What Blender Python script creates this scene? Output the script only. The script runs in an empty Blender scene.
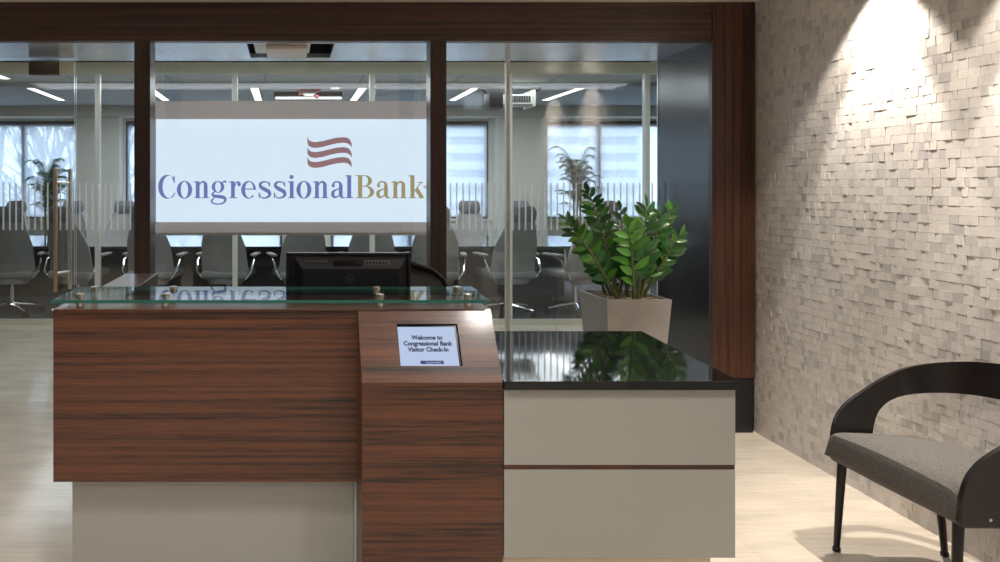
import bpy, bmesh, math, random
from mathutils import Vector, Matrix
random.seed(7)
S = bpy.context.scene
COL = S.collection
PI = math.pi
R = math.radians

# ------------------------------------------------------------------ camera
F = 690.0          # focal length in pixels of the 1000 px wide frame
EYE = 1.41
cam = bpy.data.cameras.new('camera')
cam.sensor_width = 36.0
cam.lens = 36.0 * F / 1000.0
cam.shift_x = 0.212
cam.shift_y = -0.094
cam.clip_start = 0.05
cam.clip_end = 600
co = bpy.data.objects.new('camera', cam)
COL.objects.link(co)
co.location = (0, 0, EYE)
co.rotation_euler = (R(90), 0, 0)
S.camera = co

# ------------------------------------------------------------------ world, exposure
w = bpy.data.worlds.new('overcast_sky')
S.world = w
w.use_nodes = True
bg = w.node_tree.nodes['Background']
bg.inputs[0].default_value = (0.80, 0.89, 1.0, 1)
bg.inputs[1].default_value = 3.4
S.view_settings.view_transform = 'Standard'
S.view_settings.look = 'None'
S.view_settings.gamma = 1
S.view_settings.use_curve_mapping = False
S.view_settings.exposure = 0.12

# ------------------------------------------------------------------ lights
def area(name, loc, sx, sy, power, col, rot=(0, 0, 0), spread=180):
    l = bpy.data.lights.new(name, 'AREA')
    l.shape = 'RECTANGLE'; l.size = sx; l.size_y = sy
    l.energy = power; l.color = col; l.spread = R(spread)
    o = bpy.data.objects.new(name, l); COL.objects.link(o)
    o.location = loc; o.rotation_euler = rot
    return o
def spot(name, loc, power, half, blend, col, target=None, radius=0.02):
    l = bpy.data.lights.new(name, 'SPOT')
    l.energy = power; l.spot_size = R(2 * half); l.spot_blend = blend
    l.color = col; l.shadow_soft_size = radius
    o = bpy.data.objects.new(name, l); COL.objects.link(o)
    o.location = loc
    if target is not None:
        d = Vector(target) - Vector(loc)
        o.rotation_euler = d.to_track_quat('-Z', 'Y').to_euler()
    return o
WARM = (1.0, 0.90, 0.79)
NEUT = (1.0, 0.96, 0.91)
# added fill spots at the lobby ceiling, without fittings (behind and above the viewer)
for lx, ly, lp_ in ((-1.9, 2.6, 60), (-.35, 1.5, 85), (1.15, 1.3, 85), (-2.6, .9, 85), (.4, -.4, 110), (-1.4, -.4, 110), (1.5, -1.3, 110), (-.4, -1.9, 120), (-3.2, -1.6, 110)):
    spot('lobby_fill_spot', (lx, ly, 2.44), lp_, 72, 1.0, NEUT, radius=.10)
# two wall washing downlights close to the tiled wall
for yy in (3.06, 2.30):
    wx = 2.476 + .054 * yy
    spot('wall_washer_core', (wx - .14, yy, 2.44), 125, 27, .35, WARM)
    spot('wall_washer_halo', (wx - .14, yy, 2.44), 50, 42, .30, WARM)
spot('desk_downlight', (0.75, 2.62, 2.44), 22, 36, 1.0, WARM, radius=.10)
# added fill light for the corridor behind the glass, without a fitting
area('corridor_fill', (0.5, 5.9, 2.62), 7.0, .5, 60, (.93,.97,1.0))
# conference room light from its linear lamps
area('conference_light', (0.5, 9.4, 2.72), 8.0, 2.2, 200, (.93,.97,1.0))

# ------------------------------------------------------------------ helpers
def tag(o, label=None, cat=None, group=None, kind=None):
    if label: o['label'] = label
    if cat: o['category'] = cat
    if group: o['group'] = group
    if kind: o['kind'] = kind
    return o

def thing(name, label, cat, loc=(0, 0, 0), rotz=0, group=None):
    o = bpy.data.objects.new(name, None); COL.objects.link(o)
    o.location = loc; o.rotation_euler = (0, 0, rotz); o.empty_display_size = .05
    return tag(o, label, cat, group)

class MB:
    """collects shapes, builds ONE mesh object"""
    def __init__(s):
        s.v = []; s.f = []; s.m = []; s.sm = []
    def add(s, vs, fs, mi=0, smooth=False):
        n = len(s.v)
        s.v += [tuple(p) for p in vs]
        for f in fs:
            s.f.append([i + n for i in f]); s.m.append(mi); s.sm.append(smooth)
        return s
    def box(s, a, b, mi=0, M=None):
        x0, y0, z0 = a; x1, y1, z1 = b
        vs = [(x0,y0,z0),(x1,y0,z0),(x1,y1,z0),(x0,y1,z0),(x0,y0,z1),(x1,y0,z1),(x1,y1,z1),(x0,y1,z1)]
        if M is not None: vs = [M @ Vector(p) for p in vs]
        return s.add(vs, [(0,3,2,1),(4,5,6,7),(0,1,5,4),(1,2,6,5),(2,3,7,6),(3,0,4,7)], mi)
    def rbox(s, a, b, r=.01, seg=2, mi=0, M=None):
        """box with rounded edges"""
        bm = bmesh.new()
        bmesh.ops.create_cube(bm, size=1)
        for v in bm.verts:
            v.co = Vector([a[i] + (b[i]-a[i]) * (v.co[i]+.5) for i in range(3)])
        bmesh.ops.bevel(bm, geom=list(bm.edges), offset=r, segments=seg, profile=.5, affect='EDGES')
        bm.verts.ensure_lookup_table(); bm.verts.index_update()
        vs = [(M @ v.co) if M is not None else v.co.copy() for v in bm.verts]
        fs = [[v.index for v in f.verts] for f in bm.faces]
        bm.free()
        return s.add(vs, fs, mi, True)
    def prism(s, poly, z0, z1, axis='z', mi=0, M=None):
        """extrude a 2D polygon; axis z: (x,y), y: (x,z), x: (y,z)"""
        n = len(poly)
        def P(p, h):
            if axis == 'z': q = (p[0], p[1], h)
            elif axis == 'y': q = (p[0], h, p[1])
            else: q = (h, p[0], p[1])
            return M @ Vector(q) if M is not None else q
        vs = [P(p, z0) for p in poly] + [P(p, z1) for p in poly]
        fs = [list(range(n))[::-1], list(range(n, 2*n))]
        for i in range(n):
            j = (i+1) % n
            fs.append([i, j, n+j, n+i])
        return s.add(vs, fs, mi)
    def tube(s, pts, rad, seg=10, mi=0, caps=True, smooth=True):
        pts = [Vector(p) for p in pts]
        n = len(pts)
        rs = rad if isinstance(rad, (list, tuple)) else [rad]*n
        rings = []
        up = None
        for i, p in enumerate(pts):
            t = (pts[min(i+1, n-1)] - pts[max(i-1, 0)]).normalized()
            if up is None:
                up = Vector((0,0,1)) if abs(t.z) < .9 else Vector((1,0,0))
            a = t.cross(up)
            if a.length < 1e-5: a = t.cross(Vector((0,1,0)))
            a.normalize(); b = a.cross(t).normalized(); up = b
            rings.append([p + (a*math.cos(2*PI*k/seg) + b*math.sin(2*PI*k/seg))*rs[i] for k in range(seg)])
        vs = [q for r in rings for q in r]
        fs = []
        for i in range(n-1):
            for k in range(seg):
                l = (k+1) % seg
                fs.append((i*seg+k, i*seg+l, (i+1)*seg+l, (i+1)*seg+k))
        s.add(vs, fs, mi, smooth)
        if caps:
            s.add(rings[0], [list(range(seg))], mi); s.add(rings[-1], [list(range(seg))[::-1]], mi)
        return s
    def lathe(s, prof, c=(0,0,0), seg=20, mi=0):
        vs = []; fs = []
        for r, z in prof:
            for k in range(seg):
                a = 2*PI*k/seg
                vs.append((c[0]+r*math.cos(a), c[1]+r*math.sin(a), c[2]+z))
        for i in range(len(prof)-1):
            for k in range(seg):
                l = (k+1) % seg
                fs.append((i*seg+k, i*seg+l, (i+1)*seg+l, (i+1)*seg+k))
        s.add(vs, fs, mi, True)
        if prof[0][0] > 1e-6: s.add(vs[:seg], [list(range(seg))[::-1]], mi)
        if prof[-1][0] > 1e-6: s.add(vs[-seg:], [list(range(seg))], mi)
        return s
    def grid(s, fn, nu, nv, mi=0, closed=False, smooth=True):
        vs = [fn(i/nu, j/nv) for j in range(nv+1) for i in range(nu+1)]
        fs = [(j*(nu+1)+i, j*(nu+1)+i+1, (j+1)*(nu+1)+i+1, (j+1)*(nu+1)+i) for j in range(nv) for i in range(nu)]
        return s.add(vs, fs, mi, smooth)
    def slab(s, fn, nrm, th, nu, nv, mi=0):
        """surface fn(u,v) thickened by th(u,v) along nrm(u,v); closed"""
        P = [[Vector(fn(i/nu, j/nv)) for i in range(nu+1)] for j in range(nv+1)]
        vs = []
        for sgn in (-.5, .5):
            for j in range(nv+1):
                for i in range(nu+1):
                    du = P[j][min(i+1,nu)] - P[j][max(i-1,0)]
                    dv = P[min(j+1,nv)][i] - P[max(j-1,0)][i]
                    n = du.cross(dv)
                    n = n.normalized() if n.length > 1e-9 else Vector((0,1,0))
                    t = th(i/nu, j/nv)
                    vs.append(P[j][i] + n*t*sgn)
        N = (nu+1)*(nv+1)
        fs = []
        I = lambda i, j: j*(nu+1)+i
        for j in range(nv):
            for i in range(nu):
                fs.append((I(i,j), I(i,j+1), I(i+1,j+1), I(i+1,j)))
                fs.append((N+I(i,j), N+I(i+1,j), N+I(i+1,j+1), N+I(i,j+1)))
        for i in range(nu):
            fs.append((I(i,0), I(i+1,0), N+I(i+1,0), N+I(i,0)))
            fs.append((I(i+1,nv), I(i,nv), N+I(i,nv), N+I(i+1,nv)))
        for j in range(nv):
            fs.append((I(0,j+1), I(0,j), N+I(0,j), N+I(0,j+1)))
            fs.append((I(nu,j), I(nu,j+1), N+I(nu,j+1), N+I(nu,j)))
        return s.add(vs, fs, mi, True)
    def build(s, name, mats, parent=None, world=False, bevel=0, fix=True, auto=True):
        if not isinstance(mats, (list, tuple)): mats = [mats]
        off = Vector((0,0,0))
        if world and parent is not None:
            p = parent
            while p is not None: off += p.location; p = p.parent
        me = bpy.data.meshes.new(name)
        me.from_pydata([tuple(Vector(v)-off) for v in s.v], [], s.f)
        for m in mats: me.materials.append(m)
        for p, mi, sm in zip(me.polygons, s.m, s.sm):
            p.material_index = mi; p.use_smooth = sm
        if fix:
            bm = bmesh.new(); bm.from_mesh(me)
            bmesh.ops.recalc_face_normals(bm, faces=bm.faces)
            bm.to_mesh(me); bm.free()
        o = bpy.data.objects.new(name, me); COL.objects.link(o)
        if parent is not None: o.parent = parent
        if bevel:
            b = o.modifiers.new('bevel', 'BEVEL'); b.width = bevel; b.segments = 2; b.limit_method = 'ANGLE'
        if auto and any(s.sm):
            try: me.set_sharp_from_angle(angle=R(40))
            except Exception: pass
        return o

def dup(root, loc, rotz, label=None, group=None):
    r = root.copy(); COL.objects.link(r); r.location = loc; r.rotation_euler = (0, 0, rotz)
    if label: r['label'] = label
    if group: r['group'] = group
    for ch in list(root.children):
        c = ch.copy(); COL.objects.link(c); c.parent = r
        for g in ch.children:
            d = g.copy(); COL.objects.link(d); d.parent = c
    return r

def struct(o): o['kind'] = 'structure'; return o

# ------------------------------------------------------------------ materials
def new_mat(name):
    m = bpy.data.materials.new(name); m.use_nodes = True
    nt = m.node_tree
    return m, nt, nt.nodes['Principled BSDF']
def pmat(name, col, rough=.5, metal=0, coat=0, spec=.5, noise=0, nscale=30, bump=0, coat_rough=.05):
    m, nt, b = new_mat(name)
    b.inputs['Base Color'].default_value = (*col, 1)
    b.inputs['Roughness'].default_value = rough
    b.inputs['Metallic'].default_value = metal
    b.inputs['Coat Weight'].default_value = coat
    b.inputs['Coat Roughness'].default_value = coat_rough
    b.inputs['Specular IOR Level'].default_value = spec
    tc = nt.nodes.new('ShaderNodeTexCoord'); n = nt.nodes.new('ShaderNodeTexNoise')
    n.inputs['Scale'].default_value = nscale; n.inputs['Detail'].default_value = 4
    nt.links.new(tc.outputs['Object'], n.inputs['Vector'])
    if noise:
        r = nt.nodes.new('ShaderNodeValToRGB')
        r.color_ramp.elements[0].position = .3; r.color_ramp.elements[1].position = .7
        r.color_ramp.elements[0].color = (*[c*(1-noise) for c in col], 1)
        r.color_ramp.elements[1].color = (*[min(1, c*(1+noise)) for c in col], 1)
        nt.links.new(n.outputs['Fac'], r.inputs['Fac']); nt.links.new(r.outputs['Color'], b.inputs['Base Color'])
    if bump:
        bp = nt.nodes.new('ShaderNodeBump'); bp.inputs['Strength'].default_value = bump; bp.inputs['Distance'].default_value = .002
        nt.links.new(n.outputs['Fac'], bp.inputs['Height']); nt.links.new(bp.outputs['Normal'], b.inputs['Normal'])
    return m
def emat(name, col, strength=1):
    m = bpy.data.materials.new(name); m.use_nodes = True
    nt = m.node_tree; nt.nodes.clear()
    o = nt.nodes.new('ShaderNodeOutputMaterial'); e = nt.nodes.new('ShaderNodeEmission')
    e.inputs[0].default_value = (*col, 1); e.inputs[1].default_value = strength
    nt.links.new(e.outputs[0], o.inputs[0])
    return m
def wood(name, axis, dark, light, rough=.38, coat=.22, spec=.5, scale=1.0):
    """ribbon-striped mahogany; grain runs along axis 0/1/2"""
    m, nt, b = new_mat(name)
    L = nt.links.new
    tc = nt.nodes.new('ShaderNodeTexCoord')
    mp = nt.nodes.new('ShaderNodeMapping')
    sc = [27*scale]*3; sc[axis] = .30*scale
    mp.inputs['Scale'].default_value = sc
    L(tc.outputs['Object'], mp.inputs['Vector'])
    n1 = nt.nodes.new('ShaderNodeTexNoise'); n1.inputs['Scale'].default_value = 2.2; n1.inputs['Detail'].default_value = 3; n1.inputs['Distortion'].default_value = .25
    L(mp.outputs[0], n1.inputs['Vector'])
    mp2 = nt.nodes.new('ShaderNodeMapping')
    sc = [170]*3; sc[axis] = 5
    mp2.inputs['Scale'].default_value = sc
    L(tc.outputs['Object'], mp2.inputs['Vector'])
    n2 = nt.nodes.new('ShaderNodeTexNoise'); n2.inputs['Scale'].default_value = 1.6; n2.inputs['Detail'].default_value = 3
    L(mp2.outputs[0], n2.inputs['Vector'])
    mx = nt.nodes.new('ShaderNodeMath'); mx.operation = 'MULTIPLY_ADD'; mx.inputs[1].default_value = .38
    L(n2.outputs['Fac'], mx.inputs[0])
    m3 = nt.nodes.new('ShaderNodeMath'); m3.operation = 'MULTIPLY'; m3.inputs[1].default_value = .72
    L(n1.outputs['Fac'], m3.inputs[0]); L(m3.outputs[0], mx.inputs[2])
    r = nt.nodes.new('ShaderNodeValToRGB')
    e = r.color_ramp.elements
    e[0].position = .41; e[0].color = (*dark, 1)
    e[1].position = .67; e[1].color = (*light, 1)
    k = e.new(.52); k.color = (*[(a*.45+c*.55) for a, c in zip(dark, light)], 1)
    L(mx.outputs[0], r.inputs['Fac']); L(r.outputs['Color'], b.inputs['Base Color'])
    b.inputs['Roughness'].default_value = rough
    b.inputs['Coat Weight'].default_value = coat; b.inputs['Coat Roughness'].default_value = .12
    b.inputs['Specular IOR Level'].default_value = spec
    return m
def glass(name, tint=(1,1,1), f0=.04, haze=0.0, gloss_rough=0.0, k=.9):
    """clear sheet glass: straight-through transmission plus an angle dependent mirror reflection"""
    m = bpy.data.materials.new(name); m.use_nodes = True
    nt = m.node_tree; nt.nodes.clear(); L = nt.links.new
    o = nt.nodes.new('ShaderNodeOutputMaterial')
    t = nt.nodes.new('ShaderNodeBsdfTransparent'); t.inputs[0].default_value = (*tint, 1)
    g = nt.nodes.new('ShaderNodeBsdfGlossy'); g.inputs['Roughness'].default_value = gloss_rough
    lw = nt.nodes.new('ShaderNodeLayerWeight'); lw.inputs[0].default_value = .5
    p = nt.nodes.new('ShaderNodeMath'); p.operation = 'POWER'; p.inputs[1].default_value = 5
    L(lw.outputs['Facing'], p.inputs[0])
    q = nt.nodes.new('ShaderNodeMath'); q.operation = 'MULTIPLY_ADD'; q.inputs[1].default_value = k - f0; q.inputs[2].default_value = f0
    L(p.outputs[0], q.inputs[0])
    mx = nt.nodes.new('ShaderNodeMixShader')
    L(q.outputs[0], mx.inputs[0]); L(t.outputs[0], mx.inputs[1]); L(g.outputs[0], mx.inputs[2])
    last = mx
    if haze:
        d = nt.nodes.new('ShaderNodeBsdfTranslucent'); d.inputs[0].default_value = (.9,.9,.9,1)
        m2 = nt.nodes.new('ShaderNodeMixShader'); m2.inputs[0].default_value = haze
        L(mx.outputs[0], m2.inputs[1]); L(d.outputs[0], m2.inputs[2]); last = m2
    L(last.outputs[0], o.inputs[0])
    return m

WD = (.012, .0045, .0035); WL = (.132, .042, .018)
M = {}
M['wood_x'] = wood('mahogany_across', 0, WD, WL)
M['wood_z'] = wood('shaded_mahogany_upright', 2, (.011,.006,.006), (.052,.021,.015))  # copy of the mahogany for the posts, darkened to paint in their shade
M['wood_beam'] = wood('shaded_mahogany_beam', 0, (.011,.006,.006), (.078,.030,.020))  # copy for the beam, its shade put into the darker colour
M['wood_pil'] = wood('lit_mahogany_pilaster', 2, (.014,.006,.005), (.105,.038,.020))  # lighter copy for the pilaster, spotlight brightness put into the colour
M['wood_top'] = wood('lacquered_mahogany_top', 0, WD, WL, rough=.3, coat=.55, spec=.6)
M['wood_y'] = wood('mahogany_depth', 1, WD, WL)
M['wood_gloss_y'] = wood('polished_mahogany', 1, (.012,.006,.006), (.04,.02,.017), rough=.22, coat=1)
M['wood_gloss_z'] = wood('reflection_tinted_mahogany', 2, (.008,.007,.010), (.016,.014,.020), rough=.2, coat=.45)  # pilaster wood again, dark blue of its reflections put into the base colour
M['frost'] = pmat('frosted_back_painted_glass', (.335,.332,.305), rough=.35, coat=.6, coat_rough=.08)
M['frost_edge'] = pmat('glass_panel_edge', (.50,.55,.50), rough=.2, coat=1)
M['plinth'] = pmat('beige_plinth', (.72,.60,.46), rough=.4)
M['granite'] = pmat('black_granite', (.008,.008,.009), rough=.05, noise=.5, nscale=160, spec=.42)
M['black'] = pmat('black_lacquer', (.012,.012,.014), rough=.35)
M['steel'] = pmat('brushed_steel', (.72,.68,.60), rough=.25, metal=1)
M['chrome'] = pmat('chrome', (.8,.8,.82), rough=.08, metal=1)
M['brass'] = pmat('warm_brushed_metal', (.70,.52,.36), rough=.3, metal=1)
M['bronze'] = pmat('dark_bronze_fitting', (.14,.12,.10), rough=.3, metal=.8)
M['glass'] = glass('clear_glass', (.975,.985,.98), f0=.062)
M['glass_edge'] = pmat('glass_edge_pale', (.62,.70,.72), rough=.15, coat=1)
M['topglass'] = glass('green_tinted_glass', (.91,.972,.95), f0=.05)
M['topedge'] = pmat('green_glass_edge', (.03,.12,.10), rough=.12, coat=1)
M['winglass'] = glass('window_glass', (.95,.97,.98), f0=.03)
M['stripe'] = None
M['cream'] = pmat('cream_painted_frame', (.62,.62,.50), rough=.4)
M['alu'] = pmat('pale_aluminium_mullion', (.62,.63,.60), rough=.35, metal=.2)
M['ceil'] = pmat('white_ceiling', (.72,.66,.58), rough=.8)
M['ceil_conf'] = pmat('grey_ceiling_tiles', (.42,.47,.50), rough=.8, noise=.04, nscale=3)
M['ceil_front'] = pmat('white_ceiling_tiles', (.70,.72,.68), rough=.8)
M['wallpaint'] = pmat('off_white_wall_paint', (.66,.65,.58), rough=.7)
M['backpaint'] = pmat('grey_back_wall_paint', (.13,.125,.12), rough=.7)
M['carpet'] = pmat('dark_grey_carpet', (.075,.08,.09), rough=.95, noise=.3, nscale=25, bump=.5)
M['leather'] = pmat('taupe_grey_leather', (.25,.245,.235), rough=.45, noise=.06, nscale=8)
M['leather_dk'] = pmat('dark_grey_leather', (.13,.135,.14), rough=.5)
M['table_under'] = pmat('under_table_shade', (.03,.034,.045), rough=.5)  # colour of the shade under the conference table
M['table'] = pmat('dark_polished_table', (.025,.028,.035), rough=.10, coat=1)
M['plastic'] = pmat('black_plastic', (.005,.005,.007), rough=.5, spec=.25)
M['plastic_gl'] = pmat('glossy_black_plastic', (.008,.008,.010), rough=.2, coat=.15, spec=.3)
M['emblem'] = pmat('grey_emblem', (.035,.035,.038), rough=.3)
M['plastic_gr'] = pmat('grey_port_plate', (.10,.09,.085), rough=.4)
M['meshfab'] = pmat('charcoal_mesh', (.06,.058,.055), rough=.7, noise=.3, nscale=300)
M['fabric'] = pmat('grey_woven_upholstery', (.095,.089,.083), rough=.95, noise=.28, nscale=150, bump=.6)
M['ebony'] = wood('black_stained_plywood', 0, (.006,.005,.005), (.013,.010,.010), rough=.33, coat=.25)
M['leg'] = pmat('black_metal_leg', (.012,.010,.010), rough=.3, metal=.3)
M['pot'] = pmat('taupe_stoneware', (.30,.28,.26), rough=.42, noise=.07, nscale=14, coat=.15)
M['chips'] = pmat('wood_chip_mulch', (.42,.34,.24), rough=.95, noise=.5, nscale=60)
M['leaf'] = pmat('glossy_dark_green_leaf', (.024,.125,.022), rough=.30, noise=.45, nscale=9, coat=.4)
M['leaf2'] = pmat('fresh_green_leaf', (.085,.29,.03), rough=.32, noise=.3, nscale=9, coat=.3)
M['stemg'] = pmat('green_brown_stem', (.12,.15,.05), rough=.5)
M['palm'] = pmat('palm_leaf', (.06,.11,.05), rough=.5)
M['lamp'] = emat('lamp_diffuser', (1, .96, .90), 4.0)
M['screen'] = emat('projected_image', (.68,.80,.93), 1.08)
M['txt_blue'] = emat('projected_blue', (.165,.185,.46), 1)
M['txt_gold'] = emat('projected_gold', (.35,.30,.155), 1)
M['txt_red'] = emat('projected_red', (.30,.17,.18), 1)
M['scr_border'] = pmat('grey_screen_border', (.66,.62,.62), rough=.7)
M['tab'] = emat('tablet_image', (.44,.53,.72), 1)
M['tab_dark'] = emat('tablet_dark_text', (.05,.055,.09), 1)
M['tab_bar'] = emat('tablet_bar', (.06,.06,.16), 1)
M['white'] = pmat('white_plastic', (.75,.74,.70), rough=.4)
M['beige'] = pmat('beige_plastic', (.75,.66,.56), rough=.4)
M['dark'] = pmat('recess_black', (.01,.01,.015), rough=.8)
M['pink'] = pmat('red_plastic', (.6,.08,.12), rough=.4)
M['bark'] = pmat('grey_bark', (.16,.15,.15), rough=.9)
M['concrete'] = pmat('pale_concrete', (.62,.63,.66), rough=.8)
M['bldglass'] = pmat('blue_grey_window_band', (.25,.29,.36), rough=.2)
M['asphalt'] = pmat('pale_ground', (.40,.40,.38), rough=.9)
M['winframe'] = pmat('dark_window_frame', (.05,.055,.07), rough=.4)
M['skirt'] = pmat('cream_wall_base', (.60,.56,.46), rough=.5)

# sheer roller shade
def sheer():
    m = bpy.data.materials.new('sheer_shade'); m.use_nodes = True
    nt = m.node_tree; nt.nodes.clear(); L = nt.links.new
    o = nt.nodes.new('ShaderNodeOutputMaterial')
    t = nt.nodes.new('ShaderNodeBsdfTransparent'); t.inputs[0].default_value = (.95,.97,1,1)
    d = nt.nodes.new('ShaderNodeBsdfTranslucent'); d.inputs[0].default_value = (.72,.78,.86,1)
    x = nt.nodes.new('ShaderNodeMixShader'); x.inputs[0].default_value = .45
    L(t.outputs[0], x.inputs[1]); L(d.outputs[0], x.inputs[2]); L(x.outputs[0], o.inputs[0])
    return m
M['sheer'] = sheer()
def border():
    m = bpy.data.materials.new('grey_translucent_screen_border'); m.use_nodes = True
    nt = m.node_tree; nt.nodes.clear(); L = nt.links.new
    o = nt.nodes.new('ShaderNodeOutputMaterial')
    d = nt.nodes.new('ShaderNodeBsdfTranslucent'); d.inputs[0].default_value = (.88,.84,.84,1)
    e = nt.nodes.new('ShaderNodeBsdfDiffuse'); e.inputs[0].default_value = (.80,.77,.77,1)
    x = nt.nodes.new('ShaderNodeMixShader'); x.inputs[0].default_value = .5
    L(d.outputs[0], x.inputs[1]); L(e.outputs[0], x.inputs[2]); L(x.outputs[0], o.inputs[0])
    return m
M['scr_border'] = border()
def film():
    m = bpy.data.materials.new('frosted_film'); m.use_nodes = True
    nt = m.node_tree; nt.nodes.clear(); L = nt.links.new
    o = nt.nodes.new('ShaderNodeOutputMaterial')
    t = nt.nodes.new('ShaderNodeBsdfTransparent'); t.inputs[0].default_value = (.97,.98,1,1)
    d = nt.nodes.new('ShaderNodeBsdfTranslucent'); d.inputs[0].default_value = (.95,.97,1,1)
    e = nt.nodes.new('ShaderNodeBsdfDiffuse'); e.inputs[0].default_value = (.95,.96,.97,1)
    y = nt.nodes.new('ShaderNodeMixShader'); y.inputs[0].default_value = .5
    x = nt.nodes.new('ShaderNodeMixShader'); x.inputs[0].default_value = .45
    L(d.outputs[0], y.inputs[1]); L(e.outputs[0], y.inputs[2])
    L(t.outputs[0], x.inputs[1]); L(y.outputs[0], x.inputs[2]); L(x.outputs[0], o.inputs[0])
    return m
M['stripe'] = film()

# stone mosaic: each small block has its own tone
def mosaic():
    m, nt, b = new_mat('split_stone_mosaic'); L = nt.links.new
    g = nt.nodes.new('ShaderNodeNewGeometry')
    r = nt.nodes.new('ShaderNodeValToRGB')
    e = r.color_ramp.elements
    e[0].position = 0; e[0].color = (.50,.475,.465,1)
    e[1].position = 1; e[1].color = (.72,.675,.635,1)
    for p, c in ((.12,(.57,.54,.525)), (.22,(.64,.60,.57)), (.6,(.685,.645,.61))):
        k = e.new(p); k.color = (*c, 1)
    L(g.outputs['Random Per Island'], r.inputs['Fac'])
    tc = nt.nodes.new('ShaderNodeTexCoord'); mp = nt.nodes.new('ShaderNodeMapping'); mp.inputs['Scale'].default_value = (30, 30, 160)
    L(tc.outputs['Object'], mp.inputs['Vector'])
    n = nt.nodes.new('ShaderNodeTexNoise'); n.inputs['Scale'].default_value = 1.2; n.inputs['Detail'].default_value = 3
    L(mp.outputs[0], n.inputs['Vector'])
    mr = nt.nodes.new('ShaderNodeMapRange'); mr.inputs[3].default_value = .86; mr.inputs[4].default_value = 1.12
    L(n.outputs['Fac'], mr.inputs[0])
    v = nt.nodes.new('ShaderNodeVectorMath'); v.operation = 'SCALE'
    L(r.outputs['Color'], v.inputs[0]); L(mr.outputs[0], v.inputs['Scale']); L(v.outputs[0], b.inputs['Base Color'])
    b.inputs['Roughness'].default_value = .7
    return m
M['mosaic'] = mosaic()

# pale floor: long planks / tiles with fine linear grain and thin joints
def floor_mat():
    m, nt, b = new_mat('pale_linear_floor_tile'); L = nt.links.new
    tc = nt.nodes.new('ShaderNodeTexCoord')
    br = nt.nodes.new('ShaderNodeTexBrick')
    br.inputs['Scale'].default_value = 1; br.inputs['Brick Width'].default_value = 1.2; br.inputs['Row Height'].default_value = .6
    br.inputs['Mortar Size'].default_value = .0022; br.inputs['Mortar Smooth'].default_value = .3
    br.inputs['Color1'].default_value = (.585,.525,.445,1); br.inputs['Color2'].default_value = (.555,.50,.425,1); br.inputs['Mortar'].default_value = (.50,.44,.37,1)
    L(tc.outputs['Object'], br.inputs['Vector'])
    mp = nt.nodes.new('ShaderNodeMapping'); mp.inputs['Scale'].default_value = (2.2, 55, 1)
    L(tc.outputs['Object'], mp.inputs['Vector'])
    n = nt.nodes.new('ShaderNodeTexNoise'); n.inputs['Scale'].default_value = 2.0; n.inputs['Detail'].default_value = 5
    L(mp.outputs[0], n.inputs['Vector'])
    n2 = nt.nodes.new('ShaderNodeTexNoise'); n2.inputs['Scale'].default_value = 3.0; n2.inputs['Detail'].default_value = 2
    mp2 = nt.nodes.new('ShaderNodeMapping'); mp2.inputs['Scale'].default_value = (1, 3, 1)
    L(tc.outputs['Object'], mp2.inputs['Vector']); L(mp2.outputs[0], n2.inputs['Vector'])
    ad = nt.nodes.new('ShaderNodeMath'); ad.operation = 'ADD'
    L(n.outputs['Fac'], ad.inputs[0]); L(n2.outputs['Fac'], ad.inputs[1])
    mr = nt.nodes.new('ShaderNodeMapRange'); mr.inputs[1].default_value = .6; mr.inputs[2].default_value = 1.4; mr.inputs[3].default_value = .80; mr.inputs[4].default_value = 1.18
    L(ad.outputs[0], mr.inputs[0])
    v = nt.nodes.new('ShaderNodeVectorMath'); v.operation = 'SCALE'
    L(br.outputs['Color'], v.inputs[0]); L(mr.outputs[0], v.inputs['Scale']); L(v.outputs[0], b.inputs['Base Color'])
    b.inputs['Roughness'].default_value = .15
    b.inputs['Specular IOR Level'].default_value = .45
    return m
M['floor'] = floor_mat()

# ------------------------------------------------------------------ SETTING
YP = 3.955      # front of the wooden portal
YG = 4.525      # lobby glass line
YC = 7.10       # conference room glazing
YW = 12.0       # window wall
CH = 2.47       # lobby ceiling
SOF = 2.247     # underside of the portal beam
CC = 2.78       # conference ceiling
XL = -5.2

struct(MB().box((XL, -3.6, -.1), (2.9, YG+.05, 0)).box((-6.6, YG+.05, -.1), (8.1, YC, 0)).build('floor', M['floor']))
o = struct(MB().box((-6.6, YC, -.1), (8.1, YW+.3, 0)).build('floor_conference_room', M['carpet']))
struct(MB().box((XL-.1, -3.7, CH), (2.95, YP+.02, CH+.1)).build('ceiling', M['ceil']))
struct(MB().box((-6.6, YG+.14, 2.70), (8.1, YC-.02, 2.80)).build('ceiling_corridor', M['ceil_front']))
# conference ceiling: white strip, a dark slot, grey field with tile lines
c = MB().box((-6.6, YC+.02, CC), (8.1, 9.02, CC+.1), 0).box((-6.6, 9.02, CC-.055), (8.1, 9.18, CC+.1), 2)
c.box((-6.6, 9.18, CC), (8.1, YW+.3, CC+.1), 1)
for i in range(12):
    c.box((-6.4+i*1.22, YC+.04, CC-.004), (-6.375+i*1.22, 9.0, CC+.01), 2)
struct(c.build('ceiling_conference_room', [M['ceil_front'], M['ceil_conf'], M['ceil_conf']]))
struct(MB().box((XL-.1, -3.7, 0), (XL, YG, CH)).build('wall_left', M['backpaint']))
struct(MB().box((XL-.1, -3.7, 0), (2.95, -3.6, CH)).build('wall_back', M['backpaint']))
struct(MB().box((-6.7, YG+.1, 0), (-6.6, YW+.3, 2.9)).build('wall_far_left', M['wallpaint']))
struct(MB().box((8.1, YG+.1, 0), (8.2, YW+.3, 2.9)).build('wall_far_right', M['wallpaint']))
struct(MB().box((2.69, YG+.1, 0), (8.1, YG+.2, 2.9)).build('wall_corridor_right', M['wallpaint']))
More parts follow.
